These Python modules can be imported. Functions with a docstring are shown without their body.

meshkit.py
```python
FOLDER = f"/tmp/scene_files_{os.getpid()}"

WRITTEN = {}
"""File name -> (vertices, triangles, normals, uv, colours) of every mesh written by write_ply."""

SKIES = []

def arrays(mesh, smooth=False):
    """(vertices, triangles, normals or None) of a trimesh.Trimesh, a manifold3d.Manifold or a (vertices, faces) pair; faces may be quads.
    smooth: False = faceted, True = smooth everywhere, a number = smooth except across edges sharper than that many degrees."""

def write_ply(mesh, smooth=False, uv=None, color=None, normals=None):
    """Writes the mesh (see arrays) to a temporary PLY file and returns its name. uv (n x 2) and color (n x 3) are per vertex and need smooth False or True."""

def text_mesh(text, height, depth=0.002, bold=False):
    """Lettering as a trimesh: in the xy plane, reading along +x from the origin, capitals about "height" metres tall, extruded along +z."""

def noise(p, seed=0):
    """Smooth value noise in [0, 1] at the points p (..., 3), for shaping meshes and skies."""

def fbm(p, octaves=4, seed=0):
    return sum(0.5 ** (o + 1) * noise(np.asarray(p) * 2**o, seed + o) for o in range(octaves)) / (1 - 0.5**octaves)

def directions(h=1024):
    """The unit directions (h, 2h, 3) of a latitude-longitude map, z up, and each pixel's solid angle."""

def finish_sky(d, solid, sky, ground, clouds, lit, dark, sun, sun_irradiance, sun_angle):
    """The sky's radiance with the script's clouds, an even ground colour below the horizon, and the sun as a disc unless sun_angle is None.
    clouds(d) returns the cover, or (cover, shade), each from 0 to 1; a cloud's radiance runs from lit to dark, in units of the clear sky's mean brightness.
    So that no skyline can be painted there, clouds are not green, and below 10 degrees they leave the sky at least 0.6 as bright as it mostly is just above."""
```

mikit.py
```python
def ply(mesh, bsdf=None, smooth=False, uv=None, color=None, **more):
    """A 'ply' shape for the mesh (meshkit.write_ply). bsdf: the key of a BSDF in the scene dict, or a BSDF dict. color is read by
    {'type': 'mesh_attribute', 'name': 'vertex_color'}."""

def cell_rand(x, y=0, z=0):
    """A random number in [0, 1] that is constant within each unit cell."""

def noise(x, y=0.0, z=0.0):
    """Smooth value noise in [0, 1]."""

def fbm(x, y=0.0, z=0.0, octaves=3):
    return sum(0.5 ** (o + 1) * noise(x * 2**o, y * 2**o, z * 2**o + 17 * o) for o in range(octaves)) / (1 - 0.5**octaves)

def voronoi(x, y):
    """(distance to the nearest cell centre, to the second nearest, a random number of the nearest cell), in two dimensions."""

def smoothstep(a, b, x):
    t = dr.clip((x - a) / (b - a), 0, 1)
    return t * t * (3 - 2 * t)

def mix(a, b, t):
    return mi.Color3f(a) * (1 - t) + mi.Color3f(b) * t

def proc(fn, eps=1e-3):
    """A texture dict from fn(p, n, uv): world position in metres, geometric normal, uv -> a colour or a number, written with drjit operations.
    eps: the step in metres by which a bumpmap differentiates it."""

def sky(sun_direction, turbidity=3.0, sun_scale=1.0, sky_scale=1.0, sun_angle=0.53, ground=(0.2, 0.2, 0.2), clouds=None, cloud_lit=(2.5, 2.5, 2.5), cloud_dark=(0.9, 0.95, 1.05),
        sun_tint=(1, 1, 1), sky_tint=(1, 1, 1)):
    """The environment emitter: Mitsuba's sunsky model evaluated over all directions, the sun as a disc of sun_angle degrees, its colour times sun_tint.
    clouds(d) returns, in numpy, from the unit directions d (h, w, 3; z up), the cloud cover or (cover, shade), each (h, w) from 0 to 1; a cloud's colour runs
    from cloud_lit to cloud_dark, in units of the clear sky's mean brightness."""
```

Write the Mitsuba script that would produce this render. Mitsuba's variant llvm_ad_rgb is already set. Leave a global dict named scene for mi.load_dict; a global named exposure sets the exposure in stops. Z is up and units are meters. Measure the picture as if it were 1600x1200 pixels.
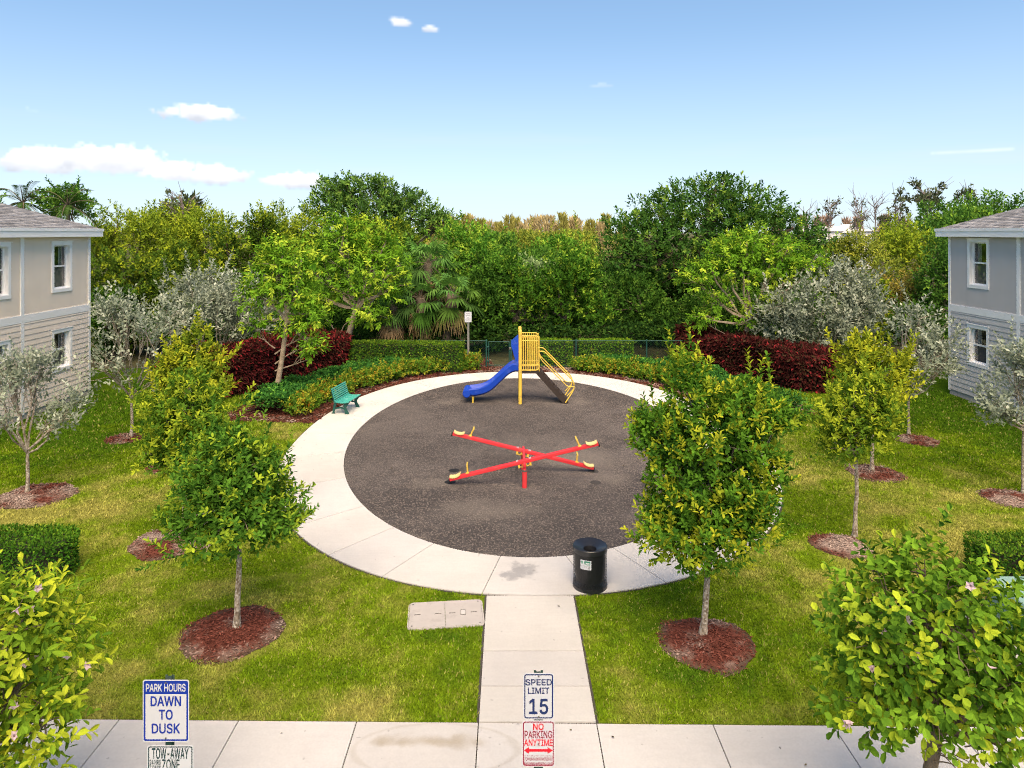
import math, numpy as np, trimesh, mitsuba as mi, drjit as dr, mikit, meshkit
from mikit import proc, noise, fbm, voronoi, smoothstep, mix
from shapely.geometry import Polygon, box as sbox, Point
from shapely.ops import unary_union
T = mi.ScalarTransform4f
scene, labels = {}, {}

# ---------------------------------------------------------------- camera, sky, exposure
# level drone camera 6 m above the lawn, looking along +y, with the lens shifted down
EYE = 6.0
scene['camera'] = {'type': 'perspective', 'fov': 2 * math.degrees(math.atan(800 / 1100)), 'fov_axis': 'x', 'near_clip': 0.1, 'far_clip': 2000.0,
                   'principal_point_offset_x': 5 / 1600, 'principal_point_offset_y': 236 / 1200,
                   'to_world': T().look_at(origin=[0, 0, EYE], target=[0, 10, EYE], up=[0, 0, 1])}
exposure = 3.0


def sky_clouds(d):
    az = np.degrees(np.arctan2(d[..., 0], d[..., 1]))
    el = np.degrees(np.arcsin(np.clip(d[..., 2], -1, 1)))
    cover, shade = np.zeros(az.shape), np.zeros(az.shape)
    puffs = [(-23.6, 8.75, 2.6, .75, 1), (-33.2, 4.7, 3.2, 1.25, .9), (-29.4, 4.9, 3.6, 1.35, 1), (-25.8, 4.3, 2.4, .95, 1), (-22.6, 4.2, 2.3, 1.0, 1),
             (-16.9, 3.9, 2.5, .8, 1), (-8.8, 16.4, .85, .45, .8), (-6.3, 16.0, .6, .32, .7), (7.4, 11.7, 1.0, .18, .35), (33.5, 5.5, 3.5, .22, .5), (-34.0, 8.2, .6, .25, .3),
             (64, 12, 6, 1.6, 1), (95, 9, 8, 2.0, 1), (-70, 10, 7, 1.5, 1), (-110, 14, 9, 2.2, 1), (150, 12, 8, 2, 1), (-160, 9, 8, 1.8, 1)]
    for a, e, ra, re, k in puffs:
        near = (np.abs(az - a) < 3 * ra) & (np.abs(el - e) < 4 * re)
        if not near.any():
            continue
        x, y = (az[near] - a) / ra, (el[near] - e) / re
        q = d[near]
        n = meshkit.fbm(q * 55, 4, 3) - .5
        n2 = meshkit.fbm(q * 170, 3, 9) - .5
        r = np.sqrt(x * x + np.where(y < 0, 2.6 * y * y, y * y))
        c = np.clip((1.12 - r + n * 1.3 + n2 * .6) / .42, 0, 1) * k
        c = c * c * (3 - 2 * c)
        s = np.clip(.45 - .75 * y + n * 1.0, 0, 1)
        old = cover[near]
        shade[near] = np.where(c > old, s, shade[near])
        cover[near] = np.maximum(old, c)
    # thin veil of bright air towards the horizon, brighter to the east
    veil = np.clip(1 - el / 16, 0, 1) ** 1.3 * .42 + .03
    streak = np.clip(meshkit.fbm(np.stack([d[..., 0] * 5, d[..., 1] * 5, d[..., 2] * 46], -1), 4, 21) - .5, 0, 1) * np.clip(1 - np.abs(el - 4) / 7, 0, 1) * .6
    veil = np.clip(veil + streak, 0, 1)
    out = np.maximum(cover, veil)
    return out, np.where(cover > veil, shade, .75)


SUN = (0.06, -0.64, 0.86)
scene['sky'] = mikit.sky(SUN, turbidity=2.3, sun_scale=0.62, sky_scale=0.74, sun_angle=56, ground=(.12, .13, .07), clouds=sky_clouds,
                         cloud_lit=(2.7, 2.66, 2.66), cloud_dark=(1.55, 1.65, 1.85), sun_tint=(1.0, .94, .85), sky_tint=(1.03, .995, .965))

# ---------------------------------------------------------------- helpers
counts = {}


def numbered(name, parent=None):
    base = f'{parent}__{name}' if parent else name
    k = counts.get(base, 0)
    counts[base] = k + 1
    return base if k == 0 else f'{base}_{k:03d}'


def thing(name, label, category, group=None):
    key = numbered(name)
    labels[key] = {'label': label, 'category': category}
    if group:
        labels[key]['group'] = group
    return key


def part(parent, name, mesh, bsdf, smooth=False, color=None, kind=None, label=None, **more):
    key = numbered(name, parent)
    scene[key] = mikit.ply(mesh, bsdf, smooth=smooth, color=color, **more)
    if kind or label:
        labels[key] = {**({'kind': kind} if kind else {}), **({'label': label} if label else {})}
    return key


def setting(name, mesh, bsdf, label=None, kind='structure', **more):
    key = numbered(name)
    scene[key] = mikit.ply(mesh, bsdf, **more)
    labels[key] = {'kind': kind, **({'label': label} if label else {})}
    return key


def M(*ms):
    return ms[0] if len(ms) == 1 else trimesh.util.concatenate(list(ms))


def bx(x0, x1, y0, y1, z0, z1):
    m = trimesh.creation.box(extents=(x1 - x0, y1 - y0, z1 - z0))
    m.apply_translation(((x0 + x1) / 2, (y0 + y1) / 2, (z0 + z1) / 2))
    return m


def cbx(x0, x1, y0, y1, z0, z1, c=.008):
    """box with chamfered edges"""
    p = []
    for sx in (0, 1):
        for sy in (0, 1):
            for sz in (0, 1):
                X, Y, Z = (x0, x1)[sx], (y0, y1)[sy], (z0, z1)[sz]
                dx, dy, dz = (c, -c)[sx], (c, -c)[sy], (c, -c)[sz]
                p += [(X + dx, Y + dy, Z), (X + dx, Y, Z + dz), (X, Y + dy, Z + dz)]
    return trimesh.convex.convex_hull(np.array(p))


def tube(points, radii, sides=7, cap=True):
    p = np.asarray(points, float)
    r = np.broadcast_to(np.asarray(radii, float), (len(p),))
    t = np.gradient(p, axis=0)
    t /= np.linalg.norm(t, axis=1, keepdims=True) + 1e-12
    ref = np.array([0, 0, 1.]) if abs(t[:, 2]).mean() < .8 else np.array([1., 0, 0])
    a = np.cross(t, ref)
    a /= np.linalg.norm(a, axis=1, keepdims=True) + 1e-12
    b = np.cross(t, a)
    ang = np.arange(sides) * 2 * np.pi / sides
    v = (p[:, None] + r[:, None, None] * (np.cos(ang)[None, :, None] * a[:, None] + np.sin(ang)[None, :, None] * b[:, None])).reshape(-1, 3)
    i, j = np.meshgrid(np.arange(len(p) - 1), np.arange(sides), indexing='ij')
    q = np.stack([i * sides + j, i * sides + (j + 1) % sides, (i + 1) * sides + (j + 1) % sides, (i + 1) * sides + j], -1).reshape(-1, 4)
    f = [q[:, [0, 2, 1]], q[:, [0, 3, 2]]]
    n = len(v)
    if cap:
        v = np.vstack([v, p[:1], p[-1:]])
        k = np.arange(sides)
        f += [np.stack([np.full(sides, n), k, (k + 1) % sides], 1), np.stack([np.full(sides, n + 1), (len(p) - 1) * sides + (k + 1) % sides, (len(p) - 1) * sides + k], 1)]
    return trimesh.Trimesh(v, np.vstack(f), process=False)


def bend(points, r=.08, n=5):
    """rounds the corners of a polyline"""
    p = [np.array(q, float) for q in points]
    out = [p[0]]
    for a, b, c in zip(p, p[1:], p[2:]):
        u, w = a - b, c - b
        k = min(r, .45 * np.linalg.norm(u), .45 * np.linalg.norm(w))
        s, e = b + u / np.linalg.norm(u) * k, b + w / np.linalg.norm(w) * k
        for t in np.linspace(0, 1, n):
            out.append((1 - t) ** 2 * s + 2 * t * (1 - t) * b + t * t * e)
    return np.array(out + [p[-1]])


def lathe(profile, n=32):
    return trimesh.creation.revolve(np.array(profile, float), sections=n)


def extrude(poly, h):
    gs = getattr(poly, 'geoms', [poly])
    return M(*[trimesh.creation.extrude_polygon(g, h, engine='earcut') for g in gs])


def slab(poly, z0, z1, bevel=0.0):
    m = extrude(poly, z1 - z0)
    m.apply_translation((0, 0, z0))
    return m


def xz_plate(poly, y0, y1):
    """polygon in the x-z plane extruded from y0 to y1"""
    m = extrude(poly, y1 - y0)
    m.apply_transform([[1, 0, 0, 0], [0, 0, -1, y1], [0, 1, 0, 0], [0, 0, 0, 1]])
    return m


def yz_plate(poly, x0, x1):
    """polygon in the y-z plane extruded from x0 to x1"""
    m = extrude(poly, x1 - x0)
    m.apply_transform([[0, 0, 1, x0], [1, 0, 0, 0], [0, 1, 0, 0], [0, 0, 0, 1]])
    return m


def moved(m, x=0, y=0, z=0, rz=0):
    m = m.copy()
    if rz:
        m.apply_transform(trimesh.transformations.rotation_matrix(rz, (0, 0, 1)))
    m.apply_translation((x, y, z))
    return m


def unit(v):
    return v / (np.linalg.norm(v, axis=-1, keepdims=True) + 1e-12)


# ---------------------------------------------------------------- materials
def plain(name, color, rough=.5, metallic=0., coat=0., spec=.5):
    scene[name] = {'type': 'twosided', 'b': {'type': 'principled', 'base_color': {'type': 'rgb', 'value': list(color)}, 'roughness': rough, 'metallic': metallic, 'clearcoat': coat, 'clearcoat_gloss': .8, 'specular': spec}}


def painted(name, fn, rough=.8, bump=None, scale=1.0, spec=.3, eps=2e-3, coat=0.):
    b = {'type': 'principled', 'base_color': proc(fn), 'roughness': rough, 'specular': spec, 'clearcoat': coat}
    if bump:
        b = {'type': 'bumpmap', 'arbitrary': proc(bump, eps=eps), 'scale': scale, 'bsdf': b}
    scene[name] = {'type': 'twosided', 'b': b}


VC = {'type': 'mesh_attribute', 'name': 'vertex_color'}
scene['leaf'] = {'type': 'principledthin', 'base_color': VC, 'roughness': .42, 'diff_trans': .46, 'eta': 1.35}
scene['leaf_far'] = {'type': 'principledthin', 'base_color': VC, 'roughness': .6, 'diff_trans': .42, 'eta': 1.2}
scene['matte'] = {'type': 'twosided', 'b': {'type': 'diffuse', 'reflectance': VC}}


def concrete_tone(tone):
    return lambda p, n, uv: f_concrete(p, n, uv) * mi.Color3f(*tone)


def f_concrete(p, n, uv):
    a = fbm(p.x * 1.1, p.y * 1.1, 3.0, 4)
    b = noise(p.x * 60, p.y * 60, p.z * 60)
    streak = noise(p.x * 5, p.y * 26, 1.0)
    c = mix((.430, .420, .413), (.515, .506, .498), a)
    c = c * (.93 + .10 * b + .04 * streak)
    wobble = fbm(p.x * 4, p.y * 4, 9.0, 4) - .5
    # oil-dark damp patch in front of the play surface, tan dirt stain on the pavement
    d1 = dr.sqrt(dr.square((p.x - .15) / .30) + dr.square((p.y - 12.42) / .36)) + wobble * 2.2
    d2 = dr.sqrt(dr.square((p.x + .98) / .68) + dr.square((p.y - 8.27) / .15)) + wobble * 1.6
    d3 = dr.abs(dr.sqrt(dr.square((p.x + .85) / .95) + dr.square((p.y - 8.15) / .42)) - 1.0) + wobble * .12
    c = mix(c, c * mi.Color3f(.52, .53, .56), smoothstep(1.0, .25, d1) * .85)
    c = mix(c, c * mi.Color3f(.72, .66, .55), smoothstep(1.1, .2, d2) * .9)
    c = mix(c, c * mi.Color3f(.86, .84, .80), smoothstep(.07, .0, d3) * .7)
    spot = noise(p.x * 9, p.y * 9, 5.0)
    return mix(c, c * .62, smoothstep(.955, .985, spot) * .6)


def b_concrete(p, n, uv):
    return noise(p.x * 70, p.y * 70, p.z * 70) + .6 * noise(p.x * 8, p.y * 90, 0)


for k_, tone in enumerate(((1, 1, 1), (.93, .925, .92), (1.03, 1.02, 1.0), (.97, .965, .94))):
    painted('concrete' if k_ == 0 else f'concrete_tone_{k_}', concrete_tone(tone), .85, b_concrete, .0015)
slab_rng = np.random.default_rng(77)


def f_rubber(p, n, uv):
    d, s, r = voronoi(p.x * 44, p.y * 44)
    big = fbm(p.x * .55, p.y * .55, 2.0, 4)
    mid = fbm(p.x * 3.1, p.y * 3.1, 4.0, 3)
    c = mix((.046, .042, .043), (.096, .086, .084), smoothstep(.3, .75, big * .6 + mid * .4))
    c = mix(c, mi.Color3f(.20, .165, .14), smoothstep(.70, .9, r) * .7)
    c = mix(c, mi.Color3f(.025, .023, .023), smoothstep(.30, .18, r) * .5)
    # scuffed, dusty places: where feet drag below the see-saw seats, at the slide's exit, and near the front edge
    wear = mi.Float(0)
    for x, y, a, b in ((-1.75, 16.8, .7, .45), (2.4, 17.2, .75, .6), (-1.9, 25.0, .8, .6), (2.4, 25.0, .6, .6), (-.6, 15.2, 1.6, .7), (1.9, 18.6, 1.5, .9)):
        q = dr.sqrt(dr.square((p.x - x) / a) + dr.square((p.y - y) / b)) + (mid - .5) * 1.6
        wear = dr.maximum(wear, smoothstep(1.1, .1, q))
    c = mix(c, mi.Color3f(.165, .145, .128), wear * .42)
    return c * (.8 + .4 * noise(p.x * 90, p.y * 90, 0))


def b_rubber(p, n, uv):
    d, s, r = voronoi(p.x * 44, p.y * 44)
    return 1 - d + r * .4


painted('rubber', f_rubber, .95, b_rubber, .006, .2)


def f_soil(p, n, uv):
    return mix((.022, .026, .012), (.060, .056, .026), fbm(p.x * 3, p.y * 3, 0, 4))


painted('soil', f_soil, 1.0, None)


def f_asphalt(p, n, uv):
    return mix((.035, .035, .037), (.075, .074, .073), fbm(p.x * 6, p.y * 6, 0, 4)) * (.8 + .4 * noise(p.x * 80, p.y * 80, 0))


painted('asphalt', f_asphalt, .95)


def stucco(name, color):
    c0 = mi.ScalarColor3f(*color)

    def f(p, n, uv):
        a = fbm(p.x * .9 + p.y * .9, p.z * 1.6, 1.0, 4)
        streak = fbm((p.x + p.y) * 4, p.z * .5, 3.0, 3)
        return mi.Color3f(*color) * (.90 + .12 * a + .08 * streak)

    def b(p, n, uv):
        return fbm((p.x + p.y) * 26, p.z * 26, (p.x - p.y) * 26, 3)
    painted(name, f, .9, b, .006)


def siding(name, color):
    def f(p, n, uv):
        grain = fbm((p.x + p.y) * 2.2, p.z * 55, 2.0, 3)
        r = mikit.cell_rand(dr.floor(p.z / .1778 + .2), 3.0, 1.0)
        return mi.Color3f(*color) * (.91 + .10 * grain + .06 * r)

    def b(p, n, uv):
        return fbm((p.x + p.y) * 3, p.z * 60, 0, 3)
    painted(name, f, .7, b, .003)


stucco('stucco_beige', (.74, .64, .535))
stucco('stucco_grey', (.475, .455, .445))
siding('siding_beige', (.76, .66, .56))
siding('siding_grey', (.52, .505, .495))
plain('white_trim', (.82, .81, .80), .45)
plain('white_frame', (.80, .80, .80), .35)
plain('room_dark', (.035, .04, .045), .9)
plain('blind', (.22, .25, .27), .8)


def f_screen(p, n, uv):
    return mi.Color3f(.045, .05, .055) * (.8 + .4 * noise(p.y * 400, p.z * 400, p.x * 400))


plain('screen', (.055, .058, .062), .8)
plain('foundation', (.42, .38, .35), .9)
scene['glass'] = {'type': 'thindielectric', 'int_ior': 1.5}


def f_bark_pale(p, n, uv):
    a = fbm(p.x * 30, p.y * 30, p.z * 14, 3)
    b = noise(p.x * 60, p.y * 60, p.z * 34)
    c = mix((.16, .125, .09), (.36, .31, .25), smoothstep(.3, .7, a))
    return mix(c, mi.Color3f(.50, .47, .42), smoothstep(.60, .74, b) * .8)


def f_bark_brown(p, n, uv):
    a = fbm(p.x * 14, p.y * 14, p.z * 5, 3)
    return mix((.075, .055, .038), (.25, .20, .15), a)


def f_bark_smooth(p, n, uv):
    a = fbm(p.x * 7, p.y * 7, p.z * 9, 3)
    return mix((.22, .165, .115), (.46, .38, .29), a)


def b_bark(p, n, uv):
    return fbm(p.x * 40, p.y * 40, p.z * 20, 3)


painted('bark_pale', f_bark_pale, .9, b_bark, .008)
painted('bark_brown', f_bark_brown, .95, b_bark, .012)
painted('bark_smooth', f_bark_smooth, .8, b_bark, .004)


def worn(name, color, dirt=(.16, .13, .10), amount=.35, rough=.4, coat=.3):
    def f(p, n, uv):
        a = fbm(p.x * 7, p.y * 7, p.z * 7, 4)
        fine = noise(p.x * 50, p.y * 50, p.z * 50)
        c = mi.Color3f(*color) * (.88 + .2 * a)
        return mix(c, mi.Color3f(*dirt), smoothstep(.60, .86, a + fine * .12) * amount)
    painted(name, f, rough, coat=coat)


worn('yellow_paint', (.72, .50, .075), rough=.38)
worn('red_paint', (.62, .035, .045), rough=.38)
worn('blue_plastic', (.009, .055, .44), (.10, .16, .42), .45, .35)
worn('brown_metal', (.036, .026, .022), (.08, .065, .055), .3, .6, 0)
worn('cream_seat', (.70, .55, .24), rough=.5)
worn('bench_slat', (.06, .37, .31), (.20, .48, .44), .5, .45)
worn('bench_frame', (.012, .075, .062), (.05, .10, .09), .3, .45)
worn('fence_green', (.011, .065, .052), (.04, .08, .065), .4, .5)
worn('post_green', (.025, .06, .05), (.08, .09, .08), .5, .6, 0)
worn('post_grey', (.20, .20, .19), (.12, .11, .09), .5, .6, 0)
worn('box_green', (.20, .33, .30), (.30, .36, .33), .6, .55)
worn('cover_stone', (.40, .375, .36), (.27, .25, .235), .5, .85, 0)
plain('black_metal', (.012, .013, .017), .32, 0, .6)
plain('black_bag', (.010, .010, .012), .3)
plain('black_rubber', (.008, .008, .009), .8)
plain('worn_rubber', (.040, .036, .035), .95)
plain('sign_white', (.50, .52, .57), .5, 0, .15)
plain('sign_blue', (.006, .03, .28), .5)
plain('sign_navy', (.015, .03, .11), .4)
plain('sign_red', (.60, .012, .03), .4)
plain('sign_maroon', (.26, .03, .06), .4)
plain('sign_ink', (.015, .045, .055), .4)
plain('sign_grey', (.25, .25, .27), .5)
plain('sticker_green', (.03, .20, .13), .5)
plain('bolt', (.20, .19, .18), .4, .7)
plain('dark_gap', (.05, .045, .04), .9)
plain('far_white', (.72, .72, .72), .8)
plain('far_roof', (.50, .49, .49), .9)
plain('far_window', (.12, .14, .16), .3)


# ---------------------------------------------------------------- foliage
def leaf_mesh(p, d, nrm, length, width, color, six=False, fold=.22):
    """leaves: base p, along d, facing nrm; folded blades of two or four triangles. color per leaf"""
    n = len(p)
    s = unit(np.cross(d, nrm))
    up = np.cross(s, d)
    L, W = np.broadcast_to(length, (n,))[:, None], np.broadcast_to(width, (n,))[:, None]
    if six:
        rows = [p, p + d * L * .36 + s * W * .42 + up * W * fold, p + d * L * .74 + s * W * .46 + up * W * fold * .8, p + d * L - up * L * .06,
                p + d * L * .74 - s * W * .46 + up * W * fold * .8, p + d * L * .36 - s * W * .42 + up * W * fold]
        tri = [[0, 3, 2], [0, 2, 1], [0, 4, 3], [0, 5, 4]]
    else:
        rows = [p, p + d * L * .55 + s * W * .5 + up * W * fold, p + d * L, p + d * L * .55 - s * W * .5 + up * W * fold]
        tri = [[0, 2, 1], [0, 3, 2]]
    k = len(rows)
    v = np.stack(rows, 1).reshape(-1, 3)
    f = (np.arange(n)[:, None, None] * k + np.array(tri)[None]).reshape(-1, 3)
    return v, f, np.repeat(color, k, axis=0)


def shoots(rng, lobes, n, shell=.55, up=.55, lump=.42, back=1.0):
    """points and growing directions of shoots spread through the lumpy lobes of a crown"""
    L = np.array(lobes, float)
    area = (L[:, 3] * L[:, 5] + L[:, 4] * L[:, 5] + L[:, 3] * L[:, 4])
    which = rng.choice(len(L), n, p=area / area.sum())
    c, r = L[which, :3], L[which, 3:6]
    d = unit(rng.normal(size=(n, 3)) * [1, 1, .95] + [0, 0, .18])
    if back < 1:
        keep = (d[:, 1] < .25) | (rng.random(n) < back)
        c, r, d, which = c[keep], r[keep], d[keep], which[keep]
        n = len(d)
    q = d * 2.3 + which[:, None] * 7.7
    bump = 1 - lump / 2 + lump * (meshkit.noise(q, 5) * .65 + meshkit.noise(q * 2.4, 8) * .35) * 1.2
    t = 1 - shell * rng.random(n) ** 1.7
    p = c + d * r * (bump * t)[:, None]
    g = unit(d * .8 + [0, 0, up] + rng.normal(size=(n, 3)) * .38)
    return p, g, t, which


GAIN = 1.85


def colours(rng, n, dark, light, young, young_share, t=None, clump=None):
    a = np.clip(rng.normal(.45, .28, n) if clump is None else clump + rng.normal(0, .16, n), 0, 1)[:, None]
    c = np.array(dark) * .8 * (1 - a) + np.array(light) * a
    y = rng.random(n) < young_share * (1 if t is None else np.clip((t - .5) * 2.2, 0, 1))
    w = (rng.random(n) * .6 + .4)[:, None] * y[:, None]
    return np.minimum((c * (1 - w) + np.array(young) * w) * GAIN, .62)


def crown_leaves(rng, lobes, n, per, L, W, dark, light, young, young_share=.3, six=False, up=.55, droop=0., shoot=1.6, lump=.42, shell=.55, back=1.0, gaps=.30, spread=1.0, fold=.22, spikes=.006):
    p, g, t, which = shoots(rng, lobes, n, shell, up, lump, back)
    size = np.array(lobes)[:, 3:6].mean()
    keep = meshkit.noise(p / (size * .33) + 31.7, 11) > gaps
    p, g, t = p[keep], g[keep], t[keep]
    far_out = np.nonzero(t > .86)[0]
    if spikes and len(far_out):
        pick = rng.choice(far_out, max(3, int(spikes * len(p))))
        gs = unit(g[pick] + [0, 0, .55] + rng.normal(size=(len(pick), 3)) * .2)
        k_ = rng.integers(2, 5, len(pick))
        for j in (1, 2, 3, 4):
            m_ = k_ >= j
            p, g, t = np.vstack([p, p[pick][m_] + gs[m_] * L * 1.25 * j]), np.vstack([g, gs[m_]]), np.r_[t, np.ones(m_.sum())]
    n = len(p)
    cl = meshkit.noise(p / (size * .5) + 3.3, 2) * .75 + rng.random(n) * .25
    col = colours(rng, n, dark, light, young, young_share, t, cl)
    side = unit(np.cross(g, rng.normal(size=(n, 3))))
    other = np.cross(g, side)
    P, D, N, C = [], [], [], []
    for k in range(per):
        a = k * 2.4 + rng.random(n) * .8
        rad = side * np.cos(a)[:, None] + other * np.sin(a)[:, None]
        f = (k + .5) / per
        P.append(p + g * (L * shoot * (f - .3)))
        dd = unit(rad * (spread * (1.05 - .55 * f)) + g * (.35 + .6 * f) + [0, 0, -droop] + rng.normal(size=(n, 3)) * .16)
        D.append(dd)
        N.append(unit(g * .9 + np.array([0, 0, .55]) - dd * .2 + rng.normal(size=(n, 3)) * .18))
        C.append(col * (.86 + .28 * rng.random((n, 1))))
    P, D, N, C = map(np.vstack, (P, D, N, C))
    m = len(P)
    return leaf_mesh(P, D, N, L * rng.uniform(.72, 1.22, m), W * rng.uniform(.75, 1.2, m), C, six, fold), p


def trunk_path(rng, base, top, wob=.04, n=7):
    base, top = np.array(base, float), np.array(top, float)
    t = np.linspace(0, 1, n)[:, None]
    q = base + (top - base) * t
    h = np.linalg.norm(top - base)
    q[1:-1, :2] += np.cumsum(rng.normal(0, wob * h / n, (n - 2, 2)), 0) * np.sin(t[1:-1] * np.pi)
    return q


def limb(rng, a, b, r0, r1, sag=.12, n=5, sides=5):
    a, b = np.array(a, float), np.array(b, float)
    t = np.linspace(0, 1, n)[:, None]
    q = a + (b - a) * t
    q[:, 2:] += -sag * np.sin(t * np.pi) * np.linalg.norm(b - a) * .5
    q[1:-1] += rng.normal(0, .035 * np.linalg.norm(b - a), (n - 2, 3))
    return tube(q, r0 + (r1 - r0) * t[:, 0], sides)


def build_tree(key, rng, base, lobes, r_trunk, fork, leafdata, shoot_pts, bark='bark_pale', leaf='leaf', twigs=40, limbs=True, tr=.012, sides=9, kind='stuff', flare=1.5, top=None):
    """trunk, limbs and crown of a tree as parts of key"""
    L = np.array(lobes, float)
    cen = (L[:, :3] * L[:, 3:4]).sum(0) / L[:, 3].sum()
    top = np.array(top) if top is not None else np.array([cen[0], cen[1], fork])
    tp = trunk_path(rng, base, top, .05)
    rr = np.linspace(1, .72, len(tp)) * r_trunk
    rr[0] *= flare
    part(key, 'trunk', tube(tp, rr, sides), bark, smooth=60)
    if limbs:
        for i, l in enumerate(L):
            e = l[:3] + [0, 0, l[5] * .15]
            start = tp[-1] if i % 2 == 0 else tp[-2] * .4 + tp[-1] * .6
            ms = [limb(rng, start, e, r_trunk * .62, r_trunk * .26)]
            idx = np.nonzero((np.abs((shoot_pts - l[:3]) / l[3:6]) ** 2).sum(1) < 1.3)[0]
            if len(idx):
                for j in rng.choice(idx, min(len(idx), max(2, twigs // len(L))), replace=False):
                    s = start + (e - start) * rng.uniform(.35, 1)
                    ms.append(limb(rng, s, shoot_pts[j], r_trunk * .2 if tr is None else tr, .004 if tr is None else tr * .4, -.1, 4, 4))
            part(key, 'limb', M(*ms), bark, smooth=60)
    v, f, c = leafdata
    part(key, 'crown', (v, f), leaf, color=c, kind=kind)


def lumps(rng, c, r, n, size=.55, flat=1.0):
    """n lobes filling the ellipsoid at c with radii r"""
    out = [(c[0], c[1], c[2], r[0] * .72, r[1] * .72, r[2] * .72)]
    for i in range(n):
        d = unit(rng.normal(size=3) + [0, -.25, .35])
        s = size * rng.uniform(.7, 1.15)
        k = (1 - s * .55)
        out.append((c[0] + d[0] * r[0] * k, c[1] + d[1] * r[1] * k, c[2] + d[2] * r[2] * k, r[0] * s, r[1] * s, r[2] * s * flat))
    return out

# ---------------------------------------------------------------- ground plan (metres)
CX, CY = .43, 20.97


def ring(t, off=0.0, inner=False):
    c, s = np.cos(t), np.sin(t)
    if inner:
        return np.stack([CX + (5.0 + off) * c, CY + (8.0 + off) * s], -1)
    e = 2 / 2.16
    return np.stack([CX + .03 + (6.60 + off) * np.sign(c) * np.abs(c) ** e, CY + (9.36 + off) * np.sign(s) * np.abs(s) ** e], -1)


def ring_poly(a0, a1, n=14):
    t = np.radians(np.linspace(a0, a1, n))
    return Polygon(np.vstack([ring(t), ring(t, 0, True)[::-1]]))


def band_poly(a0, a1, o0, o1, n=40):
    t = np.radians(np.linspace(a0, a1, n))
    return Polygon(np.vstack([ring(t, o0), ring(t, o1)[::-1]]))


t_all = np.linspace(0, 2 * np.pi, 160, endpoint=False)
OVAL, OUTER = Polygon(ring(t_all, 0, True)), Polygon(ring(t_all))


def back_edge(x):
    return 8.585 - .0122 * x


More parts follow.
